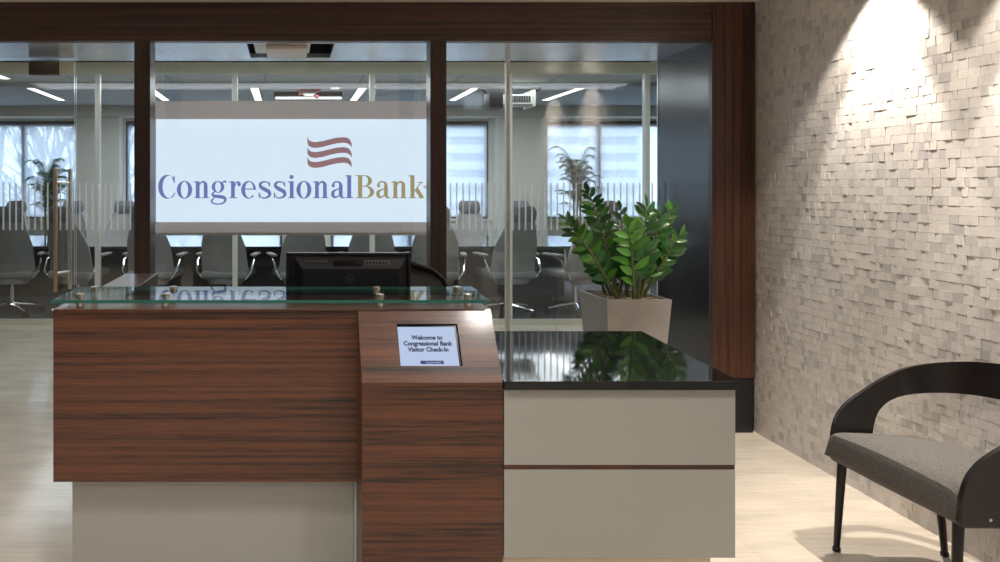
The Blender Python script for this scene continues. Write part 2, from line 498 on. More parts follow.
struct(MB().box((-6.7, YG+.1, 0), (XL-.0, YG+.2, 2.9)).build('wall_corridor_left', M['wallpaint']))

# tiled right wall (slightly splayed): real split-stone blocks
def wx(y): return 2.476 + .054*y
mb = MB()
rnd = random.Random(3)
z = 0.0
Y0, Y1 = -3.6, YP+.03
while z < CH:
    h = rnd.uniform(.036, .041)
    y = Y0 - rnd.uniform(0, .05)
    while y < Y1:
        L_ = rnd.choice((.018, .024, .028, .032, .038, .048)) * rnd.uniform(.85, 1.15)
        a, b = max(y, Y0), min(y+L_, Y1)
        y += L_
        if b - a < .006: continue
        d = rnd.uniform(0, .0010) if rnd.random() < .9 else rnd.uniform(.0012, .0024)
        t1, t2 = rnd.uniform(-.0006, .0006), rnd.uniform(-.0006, .0006)
        g = .0004
        z0, z1 = z+g, min(z+h-g, CH)
        lean = rnd.uniform(-.002, .002)
        xs = lambda yy, e: wx(yy) - d - e
        vs = [(wx(a)+.012, a+g, z0), (wx(b)+.012, b-g, z0), (wx(b)+.012, b-g+lean, z1), (wx(a)+.012, a+g+lean, z1),
              (xs(a,t1), a+g, z0), (xs(b,t2), b-g, z0), (xs(b,t2), b-g+lean, z1), (xs(a,t1), a+g+lean, z1)]
        mb.add(vs, [(4,5,6,7), (0,4,7,3), (5,1,2,6), (7,6,2,3), (0,1,5,4)])
    z += h
wr = struct(mb.build('wall_right', M['mosaic'], fix=True))
bk = MB()
bk.add([(wx(Y0)+.008, Y0, 0), (wx(Y1)+.008, Y1, 0), (wx(Y1)+.008, Y1, CH), (wx(Y0)+.008, Y0, CH),
        (wx(Y0)+.1, Y0, 0), (wx(Y1)+.1, Y1, 0), (wx(Y1)+.1, Y1, CH), (wx(Y0)+.1, Y0, CH)],
       [(0,1,2,3),(4,5,6,7),(0,1,5,4),(3,2,6,7),(1,2,6,5),(0,3,7,4)])
ob = bk.build('mortar_bed', M['backpaint'], wr)

# portal: beam, soffit with a projector recess, two posts, pilaster
struct(MB().box((XL, YP, SOF), (2.430, YP+.06, CH)).build('trim_1', M['wood_beam'], bevel=.002))
RX0, RX1, RY0, RY1 = -.242, .272, 4.04, 4.48
s = MB()
s.box((XL, YP+.06, SOF+.002), (RX0, YG+.06, SOF+.03)).box((RX1, YP+.06, SOF+.002), (2.43, YG+.06, SOF+.03))
s.box((RX0, YP+.06, SOF+.002), (RX1, RY0, SOF+.03)).box((RX0, RY1, SOF+.002), (RX1, YG+.06, SOF+.03))
s.box((RX0-.02, RY0-.02, SOF+.03), (RX0, RY1+.02, SOF+.20), 1).box((RX1, RY0-.02, SOF+.03), (RX1+.02, RY1+.02, SOF+.20), 1)
s.box((RX0, RY0-.02, SOF+.03), (RX1, RY0, SOF+.20), 1).box((RX0, RY1, SOF+.03), (RX1, RY1+.02, SOF+.20), 1)
s.box((RX0-.02, RY0-.02, SOF+.20), (RX1+.02, RY1+.02, SOF+.22), 1)
# short bulkhead above the glass
s.box((XL, YG+.06, SOF+.002), (2.43, YG+.12, 2.85), 1)
M['soffit'] = pmat('reflection_tinted_soffit', (.62,.67,.76), rough=.24, metal=.65, coat=.7, noise=.08, nscale=6, coat_rough=.15)  # window reflection on the dark soffit put into a pale bluish base
struct(s.build('trim_2', [M['soffit'], M['dark']]))
struct(MB().box((-.883, YP+.004, 0), (-.791, YP+.16, SOF+.001)).build('trim_3', M['wood_z'], bevel=.002))
struct(MB().box((.817, YP+.004, 0), (.91, YP+.12, SOF+.001)).build('trim_4', M['wood_z'], bevel=.002))
p = struct(MB().box((2.43, YP-.003, .315), (2.677, YP+.03, CH)).build('trim_5', M['wood_pil'], bevel=.002))
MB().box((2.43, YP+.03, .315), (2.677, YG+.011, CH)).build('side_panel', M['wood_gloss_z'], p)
MB().box((2.44, YP+.004, 0), (2.668, YG+.011, .315)).build('base', M['black'], p)

struct(MB().box((2.68, 4.0, 0), (2.78, YG+.11, CH)).build('light_gap_filler', M['black']))  # black filler added in the gap to stop light leaking from the corridor
# lobby glass line: fixed panes, glass door
GT = SOF + .002
def pane(name, x0, x1, y, z0, z1, mats, th=.010, parent=None):
    m = MB()
    vs = [(x0,y,z0),(x1,y,z0),(x1,y,z1),(x0,y,z1),(x0,y+th,z0),(x1,y+th,z0),(x1,y+th,z1),(x0,y+th,z1)]
    m.add(vs, [(0,1,2,3),(7,6,5,4)], 0)
    m.add(vs, [(0,4,5,1),(1,5,6,2),(2,6,7,3),(3,7,4,0)], 1)
    return m.build(name, mats, parent, world=parent is not None)
GM = [M['glass'], M['glass_edge']]
w1 = struct(pane('window_1', -1.390, 1.436, YG, 0.012, GT, GM))
w2 = struct(pane('window_2', 1.450, 2.425, YG, 0.012, GT, GM))
w0 = struct(pane('window_3', XL+.1, -2.45, YG, 0.012, GT, GM))
d1 = struct(pane('door_1', -2.44, -1.402, YG, 0.012, GT-.006, GM))
# joint post at x 508
MB().box((1.428, YG-.012, 0), (1.452, YG+.022, GT)).build('glazing_joint', M['alu'], w1)
# floor channel
MB().box((-1.39, YG-.01, 0), (1.428, YG+.02, .012)).build('floor_channel', M['steel'], w1)
MB().box((1.452, YG-.01, 0), (2.43, YG+.02, .012)).build('floor_channel', M['steel'], w2)
# manifestation stripes on the glass
def stripes(x0, x1, parent):
    m = MB()
    x = x0
    while x < x1:
        m.box((x, YG-.0025, 1.128), (x+.010, YG-.0005, 1.437)); x += .0415
    m.build('frosted_stripes', M['stripe'], parent)
stripes(-2.41, -1.41, d1); stripes(-1.37, -.90, w1); stripes(.935, 1.41, w1); stripes(1.47, 2.42, w2); stripes(-4.0, -2.46, w0)
# door pull (tube both sides) and top patch fitting
h = MB()
for xx, yy, mi in ((-1.507, YG-.055, 0), (-1.453, YG+.075, 1)):
    h.tube([(xx, yy, .73), (xx, yy, 1.53)], .0135, 14, mi)
for zz in (.85, 1.44):
    h.tube([(-1.507, YG-.055, zz), (-1.453, YG+.075, zz)], .008, 10, 1)
h.build('door_handle', [M['brass'], M['steel']], d1)
MB().rbox((-1.695, YG-.018, GT-.105), (-1.50, YG+.03, GT-.012), .004).build('patch_fitting', M['bronze'], d1)
MB().rbox((-1.497, YG-.016, GT-.10), (-1.405, YG+.026, GT-.012), .004).build('patch_fitting', M['cream'], d1)

# conference glazing
g = thing('window_4', None, None); del_keys = None
g['kind'] = 'structure'
g.location = (0, YC, 0)
MB().box((-6.6, YC-.03, 2.57), (8.1, YC+.03, 2.645)).box((-6.6, YC-.02, 2.645), (8.1, YC+.02, 2.80)).build('head_rail', M['cream'], g, world=True)
MB().box((-6.6, YC-.03, 0), (8.1, YC+.03, .05)).build('sill_rail', M['cream'], g, world=True)
for i in range(-4, 6):
    xm = -.545 + 1.41*i
    if -6.5 < xm < 8:
        MB().box((xm-.025, YC-.03, .05), (xm+.025, YC+.03, 2.57)).build('mullion', M['alu'], g, world=True)
xs = [-6.6] + [-.545+1.41*i for i in range(-4, 6)] + [8.1]
for a, b in zip(xs[:-1], xs[1:]):
    if b - a < .1: continue
    pane('glass_pane', a+.03, b-.03, YC-.004, .05, 2.57, [M['winglass'], M['glass_edge']], .008, g)

# window wall of the conference room
wins = [(-6.5,-3.65), (-2.83,-.1), (.75,3.5), (4.47,8.05)]
HEAD, SILL = 2.56, .86
f = MB()
f.box((-6.6, YW, 0), (8.1, YW+.25, SILL)).box((-6.6, YW, HEAD), (8.1, YW+.25, 2.9))
px = -6.6
for a, b in wins:
    f.box((px, YW, SILL), (a, YW+.25, HEAD)); px = b
f.box((px, YW, SILL), (8.1, YW+.25, HEAD))
# dropped edge in front of the windows and piers standing out from the wall
f.box((-6.6, YW-.35, 2.60), (8.1, YW, 2.9))
for a, b in ((-3.62, -2.87), (-.05, .70), (3.58, 4.42)):
    f.box((a, YW-.25, 0), (b, YW, 2.60))
struct(f.build('wall_front', M['wallpaint']))
for k, (a, b) in enumerate(wins):
    e = struct(thing('window_%d' % (5+k), None, None, ((a+b)/2, YW+.1, SILL)))
    fm = MB()
    fm.box((a, YW+.06, SILL), (a+.05, YW+.14, HEAD)).box((b-.05, YW+.06, SILL), (b, YW+.14, HEAD))
    fm.box((a, YW+.06, SILL), (b, YW+.14, SILL+.05)).box((a, YW+.06, HEAD-.09), (b, YW+.14, HEAD))
    n = 2 if k != 3 else 3
    for q in range(1, n):
        xm = a + (b-a)*q/n
        if k == 3 and q == 1: xm = 5.43
        if k == 0: xm = -4.62
        fm.box((xm-.035, YW+.06, SILL), (xm+.035, YW+.14, HEAD))
    fm.build('window_frame', M['winframe'], e, world=True)
    pane('glass_pane', a+.04, b-.04, YW+.10, SILL+.04, HEAD-.05, [M['winglass'], M['glass_edge']], .008, e)
    MB().box((a-.02, YW-.05, SILL-.04), (b+.02, YW+.06, SILL)).build('window_sill', M['wallpaint'], e, world=True)
    # sheer roller shade hanging inside
    sh = MB(); sh.box((a+.03, YW+.030, SILL+.02), (b-.03, YW+.032, HEAD-.05))
    sh.tube([(a+.03, YW+.031, HEAD-.03), (b-.03, YW+.031, HEAD-.03)], .025, 10, 1)
    sh.build('roller_shade', [M['sheer'], M['winframe']], e, world=True)

# ------------------------------------------------------------------ OUTSIDE
struct(MB().box((-300, 16, -9.2), (300, 500, -9.0)).build('ground', M['asphalt']))
def office(name, x0, x1, y, ztop, label, floors, setback):
    e = thing(name, label, 'building', ((x0+x1)/2, y, -9.0))
    b = MB(); wn = MB()
    H = (ztop+9)/floors
    for i in range(floors):
        z0 = -9 + i*H
        b.box((x0, y-1.2, z0), (x1, y+18, z0+H*.50))
        wn.box((x0+.6, y, z0+H*.50), (x1-.6, y+17, z0+H))
    b.box((x0, y-1.2, ztop), (x1, y+18, ztop+1.2))
    b.build('balcony_walls', M['concrete'], e, world=True)
    wn.build('window_bands', M['bldglass'], e, world=True)
    n = int((x1-x0)/9)
    for i in range(n+1):
        xx = x0 + (x1-x0)*i/n
        MB().box((xx-.5, y-.6, -9), (xx+.5, y+.2, ztop)).build('pier', M['concrete'], e, world=True)
office('office_building', 24, 76, 150, 30, 'pale multi-storey office block with horizontal window bands outside the right windows', 11, 0)
office('office_building', -30, -5, 210, 8, 'low pale building far outside behind the presentation screen', 5, 0)

def tree(x, y, h, seed, label):
    rn = random.Random(seed)
    e = thing('bare_tree', label, 'tree', (x, y, -9.0), 0, None)
    tr = MB(); br = MB()
    def grow(mb, p, d, L, r, depth):
        pts = [p]; q = p.copy(); dd = d.copy()
        n = 4
        for i in range(n):
            dd = (dd + Vector((rn.uniform(-.13,.13), rn.uniform(-.13,.13), rn.uniform(-.02,.12)))).normalized()
            q = q + dd*L/n; pts.append(q.copy())
        mb.tube(pts, [r*(1-.45*i/n) for i in range(n+1)], 5 if depth else 8, caps=False)
        if depth < 4:
            for k in range(3 if depth else 6):
                t = rn.uniform(.35, 1.0)
                i = min(n, max(1, int(round(t*n))))
                a = rn.uniform(0, 2*PI)
                nd = (dd*.9 + Vector((math.cos(a), math.sin(a), .25))*.75).normalized()
                grow(br, pts[i], nd, L*rn.uniform(.5, .68), r*.5, depth+1)
    grow(tr, Vector((0,0,0)), Vector((0,0,1)), h*.62, h*.016, 0)
    tr.build('trunk', M['bark'], e, fix=False); br.build('branches', M['bark'], e, fix=False)
tree(-11.3, 29, 18, 1, 'bare grey tree outside, at the left edge of the left window')
tree(-9.9, 34, 19, 2, 'bare grey tree outside, behind the dark mullion of the left window')
tree(-7.6, 27, 17, 5, 'bare grey tree outside, seen behind the palm at the left window')
tree(-14.5, 40, 20, 8, 'bare grey tree outside, farthest back through the left window')

# ------------------------------------------------------------------ RECEPTION DESK
YF = 2.216; YL = 2.35
desk = thing('reception_desk', 'dark mahogany reception desk with pale frosted base panel and glass shelf on top', 'reception desk', (0, 2.6, 0))
d = MB()
d.box((-.800, YL, .405), (.245, YL+.04, .994)).build('upper_front_panel', M['wood_x'], desk, world=True, bevel=.0015)
MB().box((-.798, YL+.04, .952), (.686, 2.66, .9935)).build('transaction_top', M['wood_top'], desk, world=True, bevel=.0015)
MB().box((-.752, YL+.055, .02), (.229, YL+.085, .404)).build('frosted_base_panel', M['frost'], desk, world=True, bevel=.0015)
MB().box((.229, YL+.03, .02), (.2365, YL+.085, .404)).build('frosted_panel_edge', M['frost_edge'], desk, world=True)
MB().box((-.788, YL+.04, .405), (-.760, 2.66, .952)).box((-.748, YL+.086, 0), (-.72, 2.66, .41)).box((-.788, 2.66, 0), (-.633, 3.35, .990)).build('side_wall', M['wood_top'], desk, world=True, bevel=.0015)
MB().box((-.760, 2.60, 0), (.686, 2.63, .952)).build('inner_panel', M['wood_x'], desk, world=True)
MB().box((-.633, 2.63, .71), (.686, 3.20, .74)).build('work_surface', M['wood_x'], desk, world=True, bevel=.002)
MB().box((.655, 2.63, 0), (.686, 3.20, .71)).build('end_panel', M['wood_y'], desk, world=True)
# tablet column: upright front with a slanted face
prof = [(YF, 0), (YF, .781), (YL, .9945), (2.60, .9945), (2.60, 0)]
# slanted face with a shallow recess for the tablet
sv = Vector((0, YL-YF, .9945-.781)); SL = sv.length; sv.normalize()
nv = Vector((0, -sv.z, sv.y))
MT = Matrix.Identity(4)
tc_ = Vector((0, YF, .781))
def slant(x, s_, n_=0.0): return Vector((x, YF, .781)) + sv*s_ + nv*n_
RXa, RXb, RS0, RS1 = .3650, .5690, .055, .199
cm = MB()
xa, xb = .238, .690
cm.add([(xa,YF,0),(xb,YF,0),(xb,YF,.781),(xa,YF,.781)], [(0,1,2,3)])
cm.add([(xa,2.60,0),(xb,2.60,0),(xb,2.60,.9945),(xa,2.60,.9945)], [(0,1,2,3)])
cm.add([(xa,YL,.9945),(xb,YL,.9945),(xb,2.60,.9945),(xa,2.60,.9945)], [(0,1,2,3)])
cm.add([(xa,YF,0),(xb,YF,0),(xb,2.60,0),(xa,2.60,0)], [(0,1,2,3)])
for xx in (xa, xb):
    cm.add([(xx, a, b) for a, b in prof], [(0,1,2,3,4)])
# slanted frame round the recess
cols = [xa, RXa, RXb, xb]; rows = [0, RS0, RS1, SL]
for i in range(3):
    for j in range(3):
        if i == 1 and j == 1: continue
        cm.add([slant(cols[i],rows[j]), slant(cols[i+1],rows[j]), slant(cols[i+1],rows[j+1]), slant(cols[i],rows[j+1])], [(0,1,2,3)])
dp = -.016
for (a, b, c2, d2) in ((RXa,RS0,RXb,RS0),(RXb,RS0,RXb,RS1),(RXb,RS1,RXa,RS1),(RXa,RS1,RXa,RS0)):
    cm.add([slant(a,b), slant(c2,d2), slant(c2,d2,dp), slant(a,b,dp)], [(0,1,2,3)], 1)
cm.add([slant(RXa,RS0,dp), slant(RXb,RS0,dp), slant(RXb,RS1,dp), slant(RXa,RS1,dp)], [(0,1,2,3)], 1)
bm_o = cm.build('tablet_column', [M['wood_x'], M['black']], desk, world=True, fix=False)
bm = bmesh.new(); bm.from_mesh(bm_o.data); bmesh.ops.remove_doubles(bm, verts=bm.verts, dist=.0001); bmesh.ops.recalc_face_normals(bm, faces=bm.faces); bm.to_mesh(bm_o.data); bm.free()

# raised glass shelf
gs_poly = [(-.797, 2.325), (.680, 2.325), (.705, 2.64), (-.800, 2.64)]
gz0, gz1 = 1.018, 1.029
gm = MB()
n = 4
gm.add([(x,y,gz0) for x,y in gs_poly] + [(x,y,gz1) for x,y in gs_poly], [(3,2,1,0), (4,5,6,7)], 0)
gm.add([(x,y,gz0) for x,y in gs_poly] + [(x,y,gz1) for x,y in gs_poly], [(i,(i+1)%4,4+(i+1)%4,4+i) for i in range(4)], 1)
shelf = gm.build('glass_shelf', [M['topglass'], M['topedge']], desk, world=True)
for X_, X2_ in ((-.718,-.716), (-.424,-.424), (.318,.328), (.622,.627)):
    for (xx, yy) in ((X_, 2.385), (X2_, 2.56)):
        MB().lathe([(.0, .9945), (.0135, .9945), (.0135, 1.017), (.006, 1.017), (.006, 1.0295), (.0145, 1.0295), (.0145, 1.040), (.012, 1.042), (0, 1.042)], (xx, yy, 0), 20).build('standoff', M['steel'], shelf, world=True)

# side cabinet and granite top
cab = thing('storage_cabinet', 'low side cabinet with two pale frosted glass fronts, right end of the reception desk', 'cabinet', (1.06, 2.6, 0))
MB().prism([(.692, YF+.0175), (1.436, YF+.0175), (1.505, 2.95), (.692, 2.95)], .2185, .7615).build('cabinet_body', M['wood_x'], cab, world=True)
MB().box((.694, YF, .517), (1.437, YF+.017, .760)).build('drawer_front', M['frost'], cab, world=True, bevel=.0015)
MB().box((.694, YF, .2185), (1.437, YF+.017, .501)).build('drawer_front', M['frost'], cab, world=True, bevel=.0015)
MB().box((.695, YF+.004, .5012), (1.437, YF+.0175, .5168)).build('wood_strip', M['wood_x'], cab, world=True)
MB().box((.694, YF+.03, .0), (1.375, 2.90, .2183)).build('plinth', M['plinth'], cab, world=True)
ct = MB().prism([(.691, YF-.016), (1.444, YF-.016), (1.522, 2.97), (.691, 2.97)], .762, .790).build('granite_countertop', M['granite'], bevel=.0015)
tag(ct, 'polished black granite countertop on the low side cabinet', 'countertop')

# tablet computer in the slanted face
tb = thing('tablet_computer', 'tablet showing a visitor welcome screen, set into the slanted wooden desk face', 'tablet', slant((RXa+RXb)/2, RS0, 0))
def sl_box(mb, x0, x1, s0, s1, n0, n1, mi=0):
    vs = [slant(x0,s0,n0),slant(x1,s0,n0),slant(x1,s1,n0),slant(x0,s1,n0),slant(x0,s0,n1),slant(x1,s0,n1),slant(x1,s1,n1),slant(x0,s1,n1)]
    mb.add(vs, [(0,3,2,1),(4,5,6,7),(0,1,5,4),(1,2,6,5),(2,3,7,6),(3,0,4,7)], mi)
m_ = MB(); sl_box(m_, RXa+.0015, RXb-.0015, RS0+.001, RS1-.001, -.0155, -.0085); m_.build('tablet_body', M['plastic_gl'], tb, world=True)
scx0, scx1, scs0, scs1 = RXa+.003, RXb-.009, RS0+.003, RS1-.008
m_ = MB(); sl_box(m_, scx0, scx1, scs0, scs1, -.0085, -.0078); scr = m_.build('screen', M['tab'], tb, world=True)
m_ = MB(); sl_box(m_, .434, .510, scs0+.006, scs0+.017, -.0078, -.0074); m_.build('screen_button', M['tab_bar'], scr, world=True)
def text_mesh(body, size, bold=0.0, align='CENTER'):
    cu = bpy.data.curves.new('lettering', 'FONT'); cu.body = body; cu.size = size; cu.align_x = align; cu.offset = bold; cu.resolution_u = 3
    o_ = bpy.data.objects.new('lettering', cu); COL.objects.link(o_)
    me = bpy.data.meshes.new_from_object(o_.evaluated_get(bpy.context.evaluated_depsgraph_get()))
    bpy.data.objects.remove(o_)
    return [v.co.copy() for v in me.vertices], [list(p.vertices) for p in me.polygons]
tm = MB()
for body, s_ in (('Welcome to', .104), ('Congressional Bank', .0835), ('Visitor Check-In', .063)):
    vs, fs = text_mesh(body, .0205, .0009)
    tm.add([slant((scx0+scx1)/2 + v.x*.98, RS0 + s_ - .012 + v.y, -.0074) for v in vs], fs)
tm.build('lettering', M['tab_dark'], scr, world=True, fix=False)
tm = MB(); vs, fs = text_mesh('CongressionalBank', .0075, .0001)
tm.add([slant(.476 + v.x*.9, scs0 + .009 + v.y, -.0070) for v in vs], fs)
tm.build('lettering', M['tab'], scr, world=True, fix=False)

# monitor seen from behind
mo = thing('computer_monitor', 'black widescreen monitor seen from behind, standing on the reception desk', 'monitor', (.24, 2.80, .74))
x0, x1, zb, zt = -.008, .490, .835, 1.147
mb = MB(); mb.rbox((x0, 2.765, zb), (x1, 2.79, zt), .006).rbox((x0, 2.757, zb), (x0+.012, 2.77, zt), .003).rbox((x1-.012, 2.757, zb), (x1, 2.77, zt), .003).rbox((x0, 2.757, zt-.010), (x1, 2.77, zt), .003)
mb.build('bezel', M['plastic_gl'], mo, world=True)
# tapered rear shell
ins = MB()
a = [(x0+.035,2.764,zb+.01),(x1-.015,2.764,zb+.01),(x1-.015,2.764,zt-.018),(x0+.035,2.764,zt-.018)]
b = [(x0+.065,2.735,zb+.03),(x1-.05,2.735,zb+.03),(x1-.05,2.735,zt-.06),(x0+.065,2.735,zt-.06)]
ins.add(a+b, [(4,5,6,7),(0,1,5,4),(1,2,6,5),(2,3,7,6),(3,0,4,7)])
ins.build('rear_shell', M['plastic'], mo, world=True, bevel=.004)
v = MB()
for i in range(26):
    v.box((.070+i*.0035, 2.7445, zt-.040), (.0715+i*.0035, 2.751, zt-.029))
v.build('vent_grille', M['plastic_gr'], mo, world=True)
v = MB(); v.box((.305, 2.744, zt-.046), (.405, 2.752, zt-.030))
for i in range(7): v.box((.31+i*.013, 2.7435, zt-.042), (.318+i*.013, 2.745, zt-.034), 1)
v.build('port_plate', [M['plastic_gr'], M['plastic']], mo, world=True)
MB().rbox((.178, 2.738, zt-.052), (.296, 2.748, zt-.026), .003).build('carry_handle', M['plastic_gl'], mo, world=True)
lg = MB(); ring = []
for k in range(24):
    a1, a2 = 2*PI*k/24, 2*PI*(k+1)/24
    P_ = lambda r, a: (.246+r*math.cos(a), 2.7335, 1.045+r*math.sin(a))
    lg.add([P_(.017,a1),P_(.017,a2),P_(.0195,a2),P_(.0195,a1)], [(0,1,2,3)])
vs, fs = text_mesh('hp', .026, .0003)
lg.add([(.246+v_.x, 2.7333, 1.039+v_.y) for v_ in vs], fs)
lg.build('emblem', M['emblem'], mo, world=True, fix=False)
st = MB(); st.rbox((.205, 2.775, .755), (.285, 2.80, 1.0), .006).rbox((.12, 2.72, .741), (.37, 2.90, .756), .006)
st.build('stand', M['plastic'], mo, world=True)

# receptionist's chair
tcX, tcY = .478, 3.10
tch = thing('task_chair', 'charcoal mesh-back task chair behind the black monitor', 'chair', (tcX, tcY, 0))
def tb_pt(u, v):          # u -1..1, v 0..1
    wv = .245*min(1, (1-abs(max(0, v-.45)/.55)**4))**.5 if v > .45 else .245*(.80+.20*v/.45)
    x_ = u*max(.05, wv)
    return (x_, .0 - .0 + .05*abs(u)**2*-1 + .04*v, .60 + .475*v)
fm = MB(); fm.slab(lambda u, v: tb_pt(2*u-1, v), None, lambda u, v: .008, 14, 14); fm.build('mesh_back', M['meshfab'], tch)
rim = MB()
pts = [tb_pt(-1, i/12) for i in range(13)] + [tb_pt(-1+2*i/8, 1) for i in range(1, 8)] + [tb_pt(1, 1-i/12) for i in range(13)]
rim.tube(pts + [pts[0]], .012, 8, caps=False); rim.build('back_frame', M['plastic'], tch)
MB().rbox((-.24, -.46, .43), (.24, .0, .50), .03, 3).build('seat', M['meshfab'], tch)
MB().tube([(0,-.22,.43),(0,-.22,.10)], .025, 10).tube([(0,-.15,.42),(0,.06,.44),(0,.05,.66)], .016, 8).build('column', M['plastic'], tch)
bs = MB()
for k in range(5):
    a = 2*PI*k/5
    bs.tube([(0,-.22,.11),(.29*math.cos(a), -.22+.29*math.sin(a), .065)], [.022,.014], 8)
    bs.lathe([(0,0),(.025,.004),(.025,.05),(0,.054)], (.29*math.cos(a), -.22+.29*math.sin(a), 0), 10)
bs.build('star_base', M['plastic'], tch)
tch.rotation_euler = (0, 0, PI)      # the sitter faces the lobby
tch.rotation_euler = (0, 0, 0)

# ------------------------------------------------------------------ PRESENTATION SCREEN
SY = 4.585
q = SY/F
sc = thing('presentation_screen', 'large lit presentation screen with a blue and gold bank logo, hanging behind the glass', 'projection screen', (.0, SY, 1.1))
def PX(px): return (px-288)*q
def PZ(py): return EYE + (187-py)*q
MB().box((PX(156), SY, PZ(222)), (PX(426.8), SY+.004, PZ(119.2))).build('lit_area', M['screen'], sc, world=True)
b = MB()
b.box((PX(151), SY-.001, PZ(119.2)), (PX(430), SY+.006, PZ(101))).box((PX(151), SY-.001, PZ(233)), (PX(430), SY+.006, PZ(222)))
b.box((PX(151), SY-.001, PZ(222)), (PX(156), SY+.006, PZ(119.2))).box((PX(426.8), SY-.001, PZ(222)), (PX(430), SY+.006, PZ(119.2)))
b.box((PX(151), SY-.006, PZ(235)), (PX(430), SY+.012, PZ(233)), 1)
b.box((PX(151), SY-.001, PZ(101)), (PX(430), SY+.006, 2.29))if False else None
b.build('fabric_border', [M['scr_border'], M['alu']], sc, world=True)
for wp in (160, 420): MB().tube([(PX(wp), SY+.004, PZ(101)), (PX(wp), SY+.004, 2.70)], .0012, 6).build('hanging_wire', M['steel'], sc, world=True)

# --- serif lettering drawn with strokes; x in photo units from the word's start, y above baseline
class Glyphs:
    def __init__(s): s.v = []; s.f = []
    def quad(s, pts):
        n = len(s.v); s.v += pts; s.f.append(list(range(n, n+len(pts))))
    def rect(s, x0, y0, x1, y1): s.quad([(x0,y0),(x1,y0),(x1,y1),(x0,y1)])
    def ring(s, cx, cy, rx, ry, ix, iy, a0=0, a1=360, dx=0, dy=0, n=36):
        for k in range(n):
            a, b = R(a0+(a1-a0)*k/n), R(a0+(a1-a0)*(k+1)/n)
            s.quad([(cx+rx*math.cos(a), cy+ry*math.sin(a)), (cx+rx*math.cos(b), cy+ry*math.sin(b)),
                    (cx+dx+ix*math.cos(b), cy+dy+iy*math.sin(b)), (cx+dx+ix*math.cos(a), cy+dy+iy*math.sin(a))])
    def stroke(s, pts, ws, sub=6):
        # Catmull-Rom through the points
        P = [Vector(p) for p in pts]; out = []; wo = []
        for i in range(len(P)-1):
            p0, p1, p2, p3 = P[max(i-1,0)], P[i], P[i+1], P[min(i+2,len(P)-1)]
            for k in range(sub + (i == len(P)-2)):
                t = k/sub
                out.append(.5*((2*p1)+(-p0+p2)*t+(2*p0-5*p1+4*p2-p3)*t*t+(-p0+3*p1-3*p2+p3)*t**3))
                wo.append(ws[i]+(ws[i+1]-ws[i])*t)
        L_ = []
        for i, p in enumerate(out):
            t = (out[min(i+1,len(out)-1)]-out[max(i-1,0)]).normalized(); n = Vector((-t.y, t.x))
            L_.append((p+n*wo[i]/2, p-n*wo[i]/2))
        for (a, b), (c, d) in zip(L_[:-1], L_[1:]):
            s.quad([tuple(a), tuple(c), tuple(d), tuple(b)])
    def disc(s, cx, cy, r): s.quad([(cx+r*math.cos(2*PI*k/16), cy+r*math.sin(2*PI*k/16)) for k in range(16)])
    # letters
    def foot(s, x0, x1, y=0): s.rect(x0, y, x1, y+.9)
    def C(s, x):
        s.ring(x+9, 11.4, 9, 12, 6.6, 11.1, 42, 318, dx=2.0)
        s.rect(x+15.6, 15.2, x+16.6, 22.4); s.stroke([(x+16.9,5.6),(x+15.2,2.6),(x+13,.8)], [.9,1.3,1.2])
        s.stroke([(x+14,21.2),(x+15.3,19),(x+16.1,16)], [1.6,1.6,1])
    def o(s, x, w=15.4): s.ring(x+w/2, 8.4, w/2, 8.9, w/2-4.1, 8.0)
    def n(s, x, w=15):
        s.rect(x+2.0, 0, x+5.8, 16.9); s.stroke([(x,15.9),(x+2.4,16.6)], [.9,1.4]); s.foot(x+.2, x+7.4)
        s.stroke([(x+5.4,13),(x+7.6,15.9),(x+9.8,16.2),(x+11.6,14.4),(x+11.9,11.5)], [1,1.5,2.2,3.4,3.8])
        s.rect(x+10, 0, x+13.8, 11.8); s.foot(x+8.3, x+w+.3)
    def g(s, x):
        s.ring(x+7.2, 11.3, 6.3, 5.9, 2.9, 5.1)
        s.stroke([(x+11,14.8),(x+13,16.6),(x+15.6,16.4)], [1,1.6,2.6])
        s.stroke([(x+4,6.4),(x+1.8,4.6),(x+3.0,2.4),(x+8,1.7),(x+13,.6),(x+14.6,-2.0),(x+12,-5),(x+7,-5.9),(x+2.4,-5),(x+.8,-2.6),(x+3.6,.4)],
                 [1,1.8,3.0,3.4,3.4,2.4,1.6,1.2,1.6,1.9,1.2])
    def r(s, x):
        s.rect(x+2, 0, x+5.8, 16.9); s.stroke([(x,15.9),(x+2.4,16.6)], [.9,1.4]); s.foot(x+.2, x+8)
        s.stroke([(x+5.5,11.5),(x+7.2,15.2),(x+9.4,16),(x+10.6,14)], [1,1.3,2.2,3.0]); s.disc(x+10.1, 13.6, 1.7)
    def e(s, x):
        s.ring(x+7.4, 8.4, 7.4, 8.9, 4.1, 7.9, 0, 318, dx=.6); s.rect(x+3.5, 8.6, x+14.2, 9.7)
    def s_(s, x):
        s.stroke([(x+11.3,12.2),(x+9.6,15.6),(x+6.2,16.4),(x+2.6,14.8),(x+2.6,11.6),(x+6.4,9.0),(x+10.8,6.4),(x+11.4,2.8),(x+7.4,.3),(x+3.2,1.0),(x+1,5.2)],
                 [.8,1.2,1.5,2.6,3.3,3.9,3.9,2.9,1.5,1.2,.8])
        s.rect(x+11, 11.6, x+12, 16.4); s.rect(x+.6, .2, x+1.6, 5.8)
    def i(s, x):
        s.rect(x+1.6, 0, x+5.4, 16.9); s.stroke([(x-.4,15.9),(x+2,16.6)], [.9,1.4]); s.foot(x-.2, x+7.2); s.disc(x+3.3, 21.2, 2.1)
